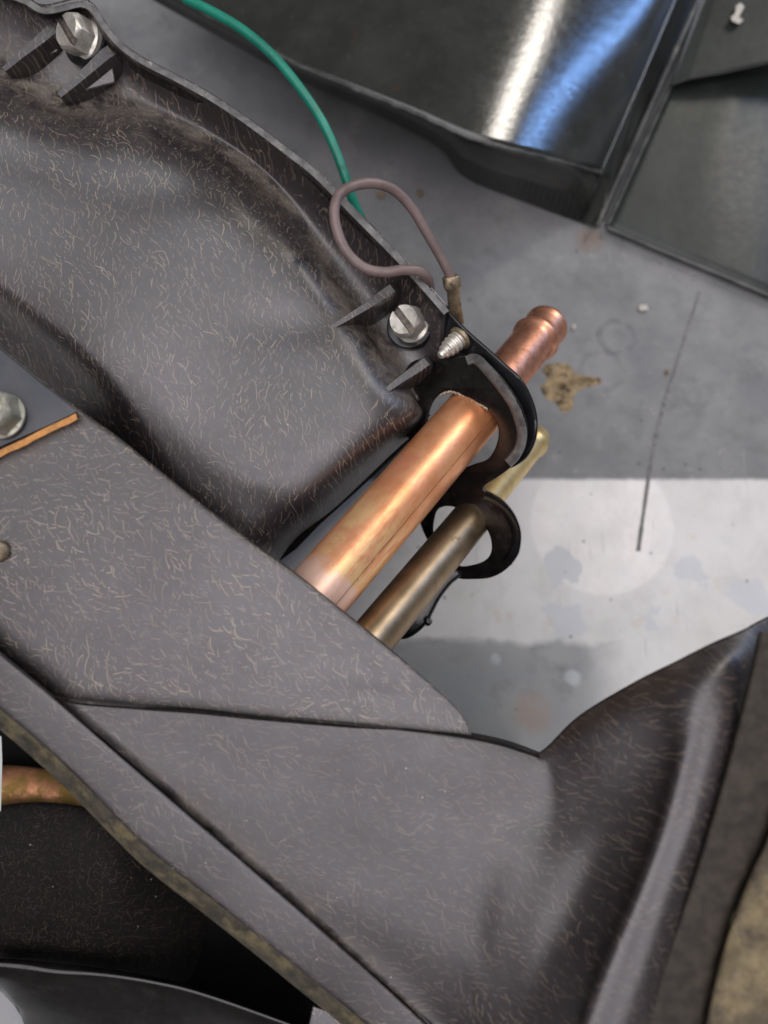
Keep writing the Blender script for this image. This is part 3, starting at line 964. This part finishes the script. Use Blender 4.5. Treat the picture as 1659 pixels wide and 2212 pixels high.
# hidden body of the cover down to the bench
body = [(-60, 840), (170, 960), (520, 1230), (720, 1420), (880, 1560), (1150, 1720), (1300, 1700), (1300, 2200), (900, 2150), (500, 1780), (100, 1450), (-60, 1340)]
tb = [Pd(u, v, 0.222) for u, v in body]
bb = [Vector((q.x * 0.97, q.y, 0.0)) for q in tb]
k = len(tb)
mesh_obj('body', tb + bb, [tuple(range(k)), tuple(range(k, 2 * k))] + [(i, (i + 1) % k, k + (i + 1) % k, k + i) for i in range(k)], M_DARKFIB, cover)

# lower duct panel: floor, rising wall and rounded shoulder
STEP = [(118, 1505), (180, 1518), (300, 1527), (420, 1535), (560, 1549), (700, 1561), (820, 1571), (930, 1582), (1010, 1590), (1080, 1604), (1130, 1620), (1166, 1634)]
def duct_rail(pts): return pts
s_ = 0.2012
rails = [
    [(118, 1510, s_), (180, 1562, s_), (250, 1618, s_), (400, 1750, s_), (525, 1858, s_), (675, 1988, s_), (820, 2116, s_ - .0005), (930, 2214, s_ - .001), (1050, 2320, s_ - .0015)],
    [(300, 1527, s_), (390, 1620, s_), (500, 1720, s_ - .0005), (640, 1850, s_ - .0005), (760, 1970, s_ - .001), (860, 2080, s_ - .001), (950, 2190, s_ - .0015), (1060, 2320, s_ - .002)],
    [(560, 1549, s_), (660, 1640, s_ - .0004), (760, 1750, s_ - .0008), (850, 1860, s_ - .0012), (920, 1970, s_ - .0024), (985, 2110, s_ - .0042), (1072, 2320, s_ - .006)],
    [(860, 1575, s_ - .0002), (930, 1650, s_ - .0008), (990, 1750, s_ - .0014), (1020, 1850, s_ - .0030), (1020, 1980, s_ - .0045), (1030, 2120, s_ - .0062), (1085, 2320, s_ - .0075)],
    [(1110, 1612, s_ + .0005), (1150, 1670, s_ - .0012), (1150, 1760, s_ - .0030), (1125, 1860, s_ - .0060), (1085, 1980, s_ - .0074), (1075, 2120, s_ - .0084), (1105, 2320, s_ - .0097)],
    [(1163, 1626, s_ + .0012), (1210, 1655, s_ - .0036), (1230, 1760, s_ - .0066), (1205, 1870, s_ - .0094), (1150, 2000, s_ - .0106), (1125, 2130, s_ - .0112), (1130, 2320, s_ - .0120)],
    [(1250, 1546, s_ - .0010), (1278, 1592, s_ - .0088), (1320, 1720, s_ - .0120), (1295, 1850, s_ - .0132), (1240, 1985, s_ - .0142), (1190, 2110, s_ - .015), (1150, 2320, s_ - .017)],
    [(1370, 1473, s_ - .0080), (1400, 1530, s_ - .0165), (1425, 1650, s_ - .0190), (1395, 1800, s_ - .0205), (1335, 1955, s_ - .0215), (1275, 2095, s_ - .0225), (1215, 2320, s_ - .0245)],
    [(1460, 1428, s_ - .0140), (1467, 1495, s_ - .0215), (1472, 1610, s_ - .0250), (1432, 1770, s_ - .0263), (1374, 1930, s_ - .0275), (1307, 2090, s_ - .0285), (1222, 2320, s_ - .0305)],
    [(1535, 1390, s_ - .0160), (1530, 1462, s_ - .0235), (1520, 1580, s_ - .0258), (1482, 1740, s_ - .0272), (1427, 1900, s_ - .0284), (1362, 2080, s_ - .0294), (1277, 2320, s_ - .0314)],
    [(1600, 1362, s_ - .0145), (1587, 1440, s_ - .0215), (1570, 1560, s_ - .0250), (1532, 1720, s_ - .0265), (1482, 1880, s_ - .0277), (1422, 2070, s_ - .0287), (1337, 2320, s_ - .0307)],
    [(1655, 1336, s_ - .0105), (1650, 1430, s_ - .0165), (1630, 1560, s_ - .0190), (1595, 1720, s_ - .0205), (1550, 1880, s_ - .0215), (1495, 2070, s_ - .0225), (1415, 2320, s_ - .0245)],
    [(1760, 1290, s_ - .0000), (1740, 1430, s_ - .0080), (1710, 1580, s_ - .0100), (1675, 1740, s_ - .0115), (1630, 1900, s_ - .0125), (1575, 2080, s_ - .0135), (1500, 2320, s_ - .0155)],
]
loft('duct_panel', rails, 110, [4, 5, 5, 5, 5, 6, 6, 6, 6, 6, 6, 5], M_DUCT, cover, thick=0.0026,
     dust=lambda p, t, u, v: 0.75 * math.exp(-(p / 0.45) ** 2) * min(1.0, t * 3) + 0.35 * math.exp(-((p - 8.5) / 2.2) ** 2) * math.exp(-(t / 0.05) ** 2),
     warp=lambda u, v: 0.0004 * math.sin(u / 130.0) * math.sin(v / 170.0 + 1.0))

# raised step face between duct panel and top panel
ss = spline(STEP, 70)
rails = [[(p[0], p[1] + 7, s_ - 0.0001) for p in ss], [(p[0], p[1] + 3, s_ - 0.0003) for p in ss], [(p[0], p[1] - 1, s_ + 0.0003) for p in ss], [(p[0] + 0.5, p[1] - 9, s_ + 0.0070) for p in ss]]
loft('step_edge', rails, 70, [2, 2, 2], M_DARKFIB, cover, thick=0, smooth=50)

# flange strip along the outer edge
IN = [(-80, 1344), (0, 1412), (62, 1463), (125, 1516), (250, 1625), (400, 1755), (525, 1862), (675, 1992), (820, 2120), (926, 2218), (1045, 2325)]
OUTE = [(-150, 1400), (-60, 1478), (0, 1532), (69, 1590), (169, 1682), (320, 1834), (457, 1943), (572, 2034), (665, 2110), (759, 2186), (830, 2250), (890, 2320)]
ii, oo = spline(IN, 80), spline(OUTE, 80)
e_ = 0.1990
rails = [[(p[0] + 3, p[1] - 3, e_ + 0.0034) for p in ii], [(p[0] - 1, p[1] + 1, e_ + 0.0006) for p in ii], [(p[0] - 4, p[1] + 4, e_) for p in ii],
         [((a[0] + b[0]) / 2, (a[1] + b[1]) / 2, e_) for a, b in zip(ii, oo)], [(p[0] + 4, p[1] - 4, e_ + 0.0003) for p in oo], [(p[0], p[1], e_ + 0.0008) for p in oo]]
loft('edge_strip', rails, 80, [2, 2, 5, 5, 2], M_DUCT, cover, thick=0.002, warp=lambda u, v: 0.0005 * math.sin((u + v) / 90.0))
rails = [[(p[0] + 1, p[1] - 1, e_ + 0.0007) for p in oo], [(p[0] - 7 + 1.5 * math.sin(i), p[1] + 9 + 1.5 * math.sin(i * 1.7), e_ + 0.0015) for i, p in enumerate(oo)],
         [(p[0] - 14 + 2 * math.sin(i * 1.3), p[1] + 18 + 1.5 * math.sin(i * 2.1), e_ + 0.003) for i, p in enumerate(oo)], [(p[0] - 20, p[1] + 28, e_ + 0.006) for p in oo], [(p[0] - 8, p[1] + 22, e_ + 0.010) for p in oo]]
loft('worn_edge', rails, 80, [2, 3, 3, 2], M_EDGE, cover, thick=0, smooth=60)

# seals on the duct's right flange
SE = [(1640, 1365), (1612, 1490), (1568, 1660), (1515, 1840), (1468, 1980), (1428, 2096), (1385, 2212), (1345, 2320)]
SE2 = [(1770, 1380), (1735, 1500), (1700, 1650), (1661, 1796), (1618, 1890), (1582, 1985), (1550, 2090), (1500, 2320)]
a_, b_ = spline(SE, 50), spline(SE2, 50)
d_ = 0.1745
seal = empty('duct_seal', Pz(1620, 1900, 0.1), 'dark brown rubber seal along the right flange of the duct', 'seal')
rails = [[(p[0] - 2, p[1], d_ + .004) for p in a_], [(p[0] + 2, p[1], d_ - .0002) for p in a_], [(p[0] + 12, p[1], d_ - .0012) for p in a_],
         [((p[0] + q[0]) / 2, (p[1] + q[1]) / 2, d_ - .0016) for p, q in zip(a_, b_)], [(q[0] - 6, q[1], d_ - .001) for q in b_], [(q[0], q[1], d_ + .004) for q in b_]]
loft('rubber_strip', rails, 50, [2, 2, 4, 4, 2], M_GASKET, seal, thick=0)
SE3 = [(1860, 1500), (1830, 1640), (1800, 1800), (1770, 1920), (1740, 2040), (1710, 2170), (1680, 2320)]
c_ = spline(SE3, 50)
rails = [[(q[0] - 4, q[1], d_ + .006) for q in b_], [(q[0] + 2, q[1], d_ - .002) for q in b_], [(q[0] + 14, q[1], d_ - .0045) for q in b_], [((p[0] + q[0]) / 2, (p[1] + q[1]) / 2, d_ - .005) for p, q in zip(b_, c_)], [(p[0], p[1], d_ - .004) for p in c_]]
foam = loft('foam_strip', rails, 50, [2, 3, 6, 6], M_GASKET2, None, thick=0.004, warp=lambda u, v: 0.0006 * math.sin(v / 17.0) * math.sin(u / 13.0))
tag(foam, 'mottled tan foam strip at the lower right edge beside the dark seal', 'foam strip')


# ================================================================== steel plate with nut, foam strip and stud at the left edge
PL = [(-90, 690), (0, 752), (84, 822), (168, 889), (120, 913), (60, 940), (0, 966), (-90, 1006)]
pl = plate('steel_plate', [PL], lambda u, v: cover_depth(u, v) - 0.0028, 22, 3, M_BLUEMETAL)
tag(pl, 'smooth blue-black steel plate corner under the nut at the left edge', 'plate')
nut_base = Pd(8, 900, cover_depth(10, 890) - 0.0030)


def hex_nut(base, ax, r, h, mat):
    e1 = ax.cross(Vector((0.2, 1, 0.1))).normalized(); e2 = ax.cross(e1)
    seg = 48; verts = []; faces = []
    prof = [(1.12, 0.0, 0), (1.12, 0.10, 0), (1.0, 0.16, 1), (1.0, 0.72, 1), (0.96, 0.9, .5), (0.86, 1.0, 0), (0.66, 1.0, 0), (0.64, 0.93, 0)]
    for (rr, hh, hx) in prof:
        for k in range(seg):
            a = 2 * math.pi * k / seg
            am = (a % (math.pi / 3)) - math.pi / 6
            q = rr * (1 - hx + hx * math.cos(math.pi / 6) / math.cos(am) * 1.08)
            verts.append(base + (e1 * math.cos(a) + e2 * math.sin(a)) * r * q + ax * h * hh)
    n = len(prof)
    for i in range(n - 1):
        for k in range(seg):
            a, b = i * seg + k, i * seg + (k + 1) % seg
            faces.append((a, b, b + seg, a + seg))
    faces.append(tuple(range(seg)))
    o = mesh_obj('hex_nut', verts, faces, mat, None, smooth=34)
    tube('stud_end', [base + ax * h * 0.3, base + ax * h * 0.99, base + ax * h * 1.04], [r * 0.645, r * 0.645, r * 0.58], M_GALV, o, seg=28)
    return o


nut = hex_nut(nut_base, (CAM_R @ Vector((-0.12, 0.22, 1))).normalized(), 0.0056, 0.0066, M_GALV)
tag(nut, 'oxidised hex nut on the dark steel plate at the left edge', 'nut')

a, b = (-60, 1008), (164, 897)
t = Vector((b[0] - a[0], b[1] - a[1])).normalized(); s = Vector((-t.y, t.x))
def wav(k): return 1.0 * math.sin(k * 1.3)
edge1 = [(a[0] + (b[0] - a[0]) * i / 12, a[1] + (b[1] - a[1]) * i / 12 - 6 + wav(i)) for i in range(13)]
edge2 = [(p[0] + 4, p[1] + 15 + 0.8 * math.sin(i * 2.2)) for i, p in enumerate(reversed(edge1))]
fs = plate('foam_edge', [edge1 + edge2], lambda u, v: cover_depth(u, v) - 0.0024, 20, 3, M_ORANGE)
tag(fs, 'narrow orange foam strip along the edge of the steel plate', 'foam strip')

b0 = Pd(-6, 1192, cover_depth(0, 1190) + 0.0002)
ax = (CAM_R @ Vector((0.55, 0.1, 1))).normalized()
stud = tube('clip_stud', [b0 - ax * 0.001, b0, b0 + ax * 0.0028, b0 + ax * 0.0034, b0 + ax * 0.0036], [0.0030, 0.0030, 0.0029, 0.0023, 0.0008], M_TERM, None, seg=12)
tag(stud, 'small tan stud sticking out of the cover at the left edge', 'stud')


# ================================================================== wires
W = path3([(392, -60, 0.286), (340, -28, 0.286), (400, -2, 0.284), (455, 24, 0.282), (520, 62, 0.280), (585, 116, 0.279), (640, 180, 0.279), (690, 252, 0.280), (722, 318, 0.282),
           (745, 380, 0.284), (762, 432, 0.288), (786, 486, 0.296), (800, 530, 0.31)][2:], 90)
g = tube('green_wire', W, 0.00172, M_GREEN, None, seg=18)
tag(g, 'green insulated wire curving down from the top edge behind the case', 'wire')

W = path3([(928, 650, 0.262), (929, 625, 0.252), (922, 600, 0.243), (905, 586, 0.2385), (870, 583, 0.2365), (830, 588, 0.2355), (790, 580, 0.2345), (755, 552, 0.2335), (732, 510, 0.2325), (722, 460, 0.2320),
           (732, 422, 0.2330), (762, 402, 0.2350), (805, 396, 0.2385), (850, 410, 0.2425), (890, 450, 0.2465), (920, 500, 0.2500), (948, 548, 0.2535), (966, 582, 0.256), (974, 602, 0.258)], 120)
bw = empty('brown_wire', Pz(900, 560, 0.05), 'mauve-brown wire looping over the case flange to a tan crimp terminal', 'wire')
tube('insulation', W, 0.00158, M_BROWN, bw, seg=18)
c0, c1, c2, c3 = Pd(974, 596, 0.2570), Pd(978, 622, 0.2590), Pd(980, 640, 0.2610), Pd(986, 700, 0.2700)
def box_tube(name, pts, ws, mat, parent):
    """rectangular section swept through points"""
    verts, faces = [], []
    back = CAM_R @ Vector((0, 0, -1)); n = len(pts)
    for i, p in enumerate(pts):
        t = (pts[min(n - 1, i + 1)] - pts[max(0, i - 1)]).normalized()
        s = t.cross(back).normalized(); bk = t.cross(s).normalized()
        w, h = ws[i]
        for (x, y) in ((-1, -.6), (-.6, -1), (.6, -1), (1, -.6), (1, .6), (.6, 1), (-.6, 1), (-1, .6)):
            verts.append(p + s * x * w / 2 + bk * y * h / 2)
    for i in range(n - 1):
        for k in range(8):
            a, b = i * 8 + k, i * 8 + (k + 1) % 8
            faces.append((a, b, b + 8, a + 8))
    faces += [tuple(range(8)), tuple(range((n - 1) * 8, n * 8))]
    return mesh_obj(name, verts, faces, mat, parent, smooth=40)


box_tube('crimp', [c0, c0.lerp(c1, .15), c0.lerp(c1, .85), c1, c1.lerp(c2, .5)], [(.0046, .004), (.0056, .0046), (.0056, .0046), (.0052, .0042), (.0036, .0034)], M_TERM, bw)
box_tube('terminal_neck', [c1, c2, c2.lerp(c3, .5), c3], [(.0036, .0034), (.0040, .0034), (.0044, .0028), (.0052, .0018)], M_TERM, bw)


# ================================================================== sheet metal housing (top right)
shm = empty('sheet_metal_housing', Pz(1350, 300, 0.0), 'shiny black sheet metal housing with curved panel, at upper right', 'housing')
# curved panel: rails run along the roll axis, from its lower-left rim upwards
def sr(pts, z0, z1):
    n = len(pts)
    out = []
    for i, (u, v) in enumerate(pts):
        q = Pz(u, v, z0 + (z1 - z0) * i / (n - 1))
        out.append((u, v, (CAM_R.transposed() @ (q - CAM_POS)).z * -1))
    return out


rails = [
    sr([(330, -40), (300, -140), (260, -260)], .046, .046),
    sr([(480, 48), (470, -60), (450, -260)], .052, .052),
    sr([(640, 138), (645, 0), (650, -260)], .057, .057),
    sr([(780, 196), (800, 40), (830, -260)], .0605, .0605),
    sr([(900, 245), (930, 60), (980, -260)], .0620, .0620),
    sr([(1000, 290), (1045, 80), (1110, -260)], .0610, .0610),
    sr([(1090, 318), (1145, 90), (1225, -260)], .0570, .0570),
    sr([(1170, 338), (1235, 100), (1325, -260)], .0490, .0490),
    sr([(1230, 354), (1310, 110), (1420, -260)], .0390, .0390),
    sr([(1272, 366), (1375, 110), (1515, -260)], .0280, .0290),
    sr([(1300, 372), (1415, 110), (1570, -260)], .0190, .0200),
]
loft('curved_panel', rails, 40, 6, M_SHEET, shm, thick=0.0016)
# rolled rim of the panel
rim_pts = [r[0] for r in rails]
rp = spline(rim_pts, 80)
rimp = [Pd(q[0] - 1 + 1.2 * math.sin(i * 1.1), q[1] + 1 + 1.0 * math.sin(i * 1.9), q[2] + 0.0006) for i, q in enumerate(rp)]
tube('panel_rim', rimp, 0.0010, M_METALRIM, shm, seg=10)
# dark front skirt below the rim
low = spline([(330, 0), (480, 84), (640, 172), (780, 232), (900, 290), (960, 330), (990, 372), (1040, 402), (1120, 432), (1200, 462), (1262, 484)], 80)
top_w = [Pd(q[0] + 6, q[1] - 8, q[2] + 0.002) for q in rp]
lw = [Pz(q[0], q[1], max(0.0006, 0.034 - 0.034 * min(1, max(0, (q[0] - 600) / 420)))) for q in low]
k = len(lw)
thicken(mesh_obj('front_skirt', top_w + lw, [(i, i + 1, k + i + 1, k + i) for i in range(k - 1)], M_SHEET, shm, smooth=180), 0.0012)
# seam flange: two parallel folded edges
def bar(name, p, q, w, mat, lift=0.0):
    return tube(name, [p, p.lerp(q, .33), p.lerp(q, .66), q], w, mat, shm, seg=12)


loft('seam_fold', [sr([(1296, 376), (1412, 110), (1568, -260)], .0200, .0210), sr([(1303, 385), (1419, 112), (1575, -260)], .0172, .0180), sr([(1312, 398), (1430, 118), (1588, -260)], .0120, .0130),
                   sr([(1270, 482), (1418, 150), (1600, -260)][0:0] or [(1308, 440), (1440, 126), (1600, -260)], .0080, .0090), sr([(1304, 478), (1448, 140), (1612, -260)], .0040, .0060)], 40, 4, M_SHEET, shm, thick=0.001)
bar('fold_edge', Pz(1290, 488, .0055), Pz(1512, -8, .020), 0.0012, M_METALRIM)
bar('flange_edge', Pz(1312, 488, .0035), Pz(1452, 180, .012), 0.0009, M_METALRIM)
# rounded corner of the skirt
cor = [sr([(1296, 378), (1255, 480)], .018, .001), sr([(1303, 381), (1265, 484)], .0185, .0015), sr([(1310, 384), (1280, 488)], .018, .0015), sr([(1316, 388), (1296, 492)], .016, .001)]
loft('skirt_corner', cor, 16, 4, M_SHEET, shm, thick=0)
# flat plates to the right of the seam
def poly_plate(name, pts, mat, thick, bev=0.0006):
    v = [Pz(*p) for p in pts]
    o = mesh_obj(name, v, [tuple(range(len(v)))], mat, shm, toward=CAM_POS)
    return thicken(o, thick, bev)


poly_plate('upper_plate', [(1512, -4, .019), (1640, -300, .024), (1900, -300, .024), (1900, 80, .024), (1659, 137, .021), (1560, 158, .0185), (1490, 170, .0165), (1448, 184, .015)], M_SHEET2, 0.0016)
loft('lower_plate', [sr([(1312, 490), (1380, 338), (1450, 183)], .0030, .0085), sr([(1400, 528), (1470, 340), (1530, 166)], .0032, .0085), sr([(1500, 570), (1545, 340), (1600, 150)], .0034, .0088),
                     sr([(1570, 600), (1600, 340), (1640, 142)], .0034, .0070), sr([(1660, 638), (1690, 340), (1710, 130)], .0025, .0030), sr([(1900, 740), (1900, 340), (1900, 90)], -.0060, -.006)], 20, 5, M_SHEET2, shm, thick=0.0012)
tube('plate_rim', [Pz(1312, 492, .0032), Pz(1400, 530, .0032), Pz(1480, 563, .0032), Pz(1570, 600, .0032), Pz(1659, 638, .0032), Pz(1800, 700, .0032)], 0.0011, M_METALRIM, shm, seg=10)


# ================================================================== things below the cover at the lower left
lc = empty('rear_case', Pz(150, 1950, 0.0), 'dark rounded plastic case seen below the cover at lower left', 'case')
rails = [
    wd([(-120, 1770), (-40, 1748), (40, 1735), (100, 1733), (180, 1742), (280, 1770), (400, 1830), (560, 1920), (760, 2060)], .270),
    wd([(-120, 1778), (-40, 1756), (40, 1744), (100, 1742), (180, 1752), (280, 1782), (400, 1845), (560, 1935), (760, 2075)], .2655),
    wd([(-120, 1850), (-40, 1840), (40, 1832), (100, 1830), (180, 1840), (270, 1865), (390, 1925), (550, 2010), (750, 2130)], .262),
    wd([(-120, 1960), (-40, 1955), (40, 1950), (100, 1950), (180, 1960), (270, 1980), (380, 2020), (540, 2085), (740, 2190)], .264),
    wd([(-120, 2060), (-40, 2062), (40, 2066), (100, 2070), (180, 2078), (270, 2090), (370, 2115), (530, 2165), (730, 2250)], .272),
    wd([(-120, 2070), (-40, 2072), (40, 2076), (100, 2080), (180, 2088), (270, 2100), (370, 2125), (530, 2180), (730, 2265)], .285),
]
rails = [[(u, v, d + 0.055 * (max(0.0, u - 210) / 320.0) ** 1.6) for u, v, d in r] for r in rails]
loft('shell', rails, 50, 5, M_DARKFIB, lc, thick=0.002)
rails = [
    wd([(-60, 2068), (0, 2070), (60, 2074), (130, 2082), (220, 2092), (330, 2110), (450, 2140), (700, 2230)], .262),
    wd([(-60, 2082), (0, 2084), (60, 2090), (120, 2100), (220, 2106), (330, 2122), (450, 2152), (700, 2240)], .2600),
    wd([(-40, 2110), (10, 2115), (60, 2125), (125, 2125), (220, 2130), (330, 2150), (450, 2180), (700, 2270)], .2615),
    wd([(-30, 2130), (5, 2135), (40, 2170), (110, 2190), (220, 2200), (330, 2220), (450, 2240), (700, 2320)], .268),
    wd([(-20, 2140), (0, 2140), (40, 2180), (70, 2230), (220, 2290), (330, 2300), (450, 2320), (700, 2390)], .277),
]
loft('lower_rim', rails, 50, 5, M_FLANGE, lc, thick=0.002)
plate('shade_backing', [[(-200, 1450), (200, 1600), (700, 1950), (950, 2350), (150, 2350), (64, 2225), (30, 2170), (-10, 2128), (-200, 2110)]], lambda u, v: 0.296, 12, 2, M_MATT, lc)  # black sheet added in place of the deep shade under the cover
tube('tank_end', path3([(-90, 1708, 0.284), (-20, 1702, 0.284), (40, 1704, 0.284), (100, 1712, 0.284), (180, 1728, 0.284), (280, 1760, 0.284)], 30), 0.0078, M_TANK, None, seg=32)
tk = bpy.data.objects['tank_end']
tag(tk, 'curved copper tank end glimpsed under the cover edge at far left', 'tank')
dv = plate('duct_corner', [[(676, 2172), (720, 2190), (790, 2250), (800, 2330), (600, 2330), (664, 2225)]], lambda u, v: 0.215, 20, 3, M_CASE)
tag(dv, 'dark grey plastic corner below the cover edge at the bottom', 'corner')
card = plate('pale_card', [[(-60, 1588), (3, 1590), (5, 1640), (4, 1700), (2, 1752), (-60, 1760)]], lambda u, v: 0.215, 8, 1, M_PALE)
tag(card, 'thin pale green edge of a card at the far left', 'card')


# ================================================================== dirt and grit
def lump(name, u, v, r, mat, parent=None, flat=0.6, z=0.0, seed=0):
    rnd = random.Random(seed)
    bm = bmesh.new()
    bmesh.ops.create_icosphere(bm, subdivisions=2, radius=1.0)
    c = Pz(u, v, z)
    ph = [rnd.uniform(0, 6) for _ in range(4)]
    vs = []
    for q in bm.verts:
        k = 1 + 0.22 * math.sin(3 * q.co.x + ph[0]) + 0.2 * math.sin(4 * q.co.y + ph[1]) + 0.12 * math.sin(5 * q.co.z + ph[2])
        vs.append(c + Vector((q.co.x * r * k, q.co.y * r * k * 0.85, (q.co.z * 0.9 + 0.75) * r * k * flat)))
    bm.verts.ensure_lookup_table()
    fs = [tuple(x.index for x in f.verts) for f in bm.faces]
    bm.free()
    return mesh_obj(name, vs, fs, mat, parent, smooth=180)


# crust of old glue, a low ragged patch
rnd = random.Random(3)
CR = [(1172, 795), (1190, 785), (1225, 790), (1250, 805), (1300, 820), (1288, 832), (1258, 838), (1240, 855), (1235, 880), (1215, 888), (1196, 872), (1178, 860), (1168, 838), (1180, 822)]
cr = spline([(u + rnd.uniform(-4, 4), v + rnd.uniform(-4, 4)) for u, v in CR], 60, True)
cx, cy = 1215, 832
verts, faces = [], []
rings = 6
for k in range(rings):
    f = 1 - k / rings
    for i, p in enumerate(cr):
        h = 0.0001 + 0.0011 * (1 - f) ** 0.6 * (0.6 + 0.5 * math.sin(i * 0.7 + k) * math.sin(i * 0.23))
        if k == 0: h = 0.0
        verts.append(Pz(cx + (p[0] - cx) * f, cy + (p[1] - cy) * f, max(0, h)))
verts.append(Pz(cx, cy, 0.0016))
n = len(cr)
for k in range(rings - 1):
    for i in range(n):
        faces.append((k * n + i, k * n + (i + 1) % n, (k + 1) * n + (i + 1) % n, (k + 1) * n + i))
for i in range(n):
    faces.append(((rings - 1) * n + i, (rings - 1) * n + (i + 1) % n, rings * n))
crust = mesh_obj('glue_crust', verts, faces, M_CRUST, None, smooth=180)
tag(crust, 'ragged brown crust of old glue on the bench beside the copper pipe end', 'crust')

for i, (u, v, r, m, lab) in enumerate([(1388, 667, .0021, M_GRIT, 'pale pebble of grit on the bench below the sheet metal plate edge'), (1238, 708, .0013, M_GRIT, 'tiny white grain of grit just right of the copper pipe end'),
                                       (822, 424, .0018, M_GRIT2, 'tan crumb of dirt on the bench inside the brown wire loop'), (907, 420, .0019, M_GRIT2, 'brown crumb of dirt on the bench right of the wire loop'),
                                       (1440, 805, .0013, M_GRIT2, 'small dark crumb on the bench beside the pencil line')]):
    tag(lump('grit', u, v, r, m, seed=i), lab, 'grit', 'crumbs on the bench')
# white paint chip on the upper plate
ch = plate('paint_chip', [[(1578, 38), (1588, 28), (1590, 12), (1600, 6), (1608, 14), (1602, 26), (1596, 36), (1606, 44), (1596, 52), (1582, 46)]],
           lambda u, v: (CAM_R.transposed() @ (Pz(u, v, .0215) - CAM_POS)).z * -1 - 0.001, 6, 2, M_GRIT)
tag(ch, 'white paint chip stuck on the dark plate near the top right corner', 'paint chip')
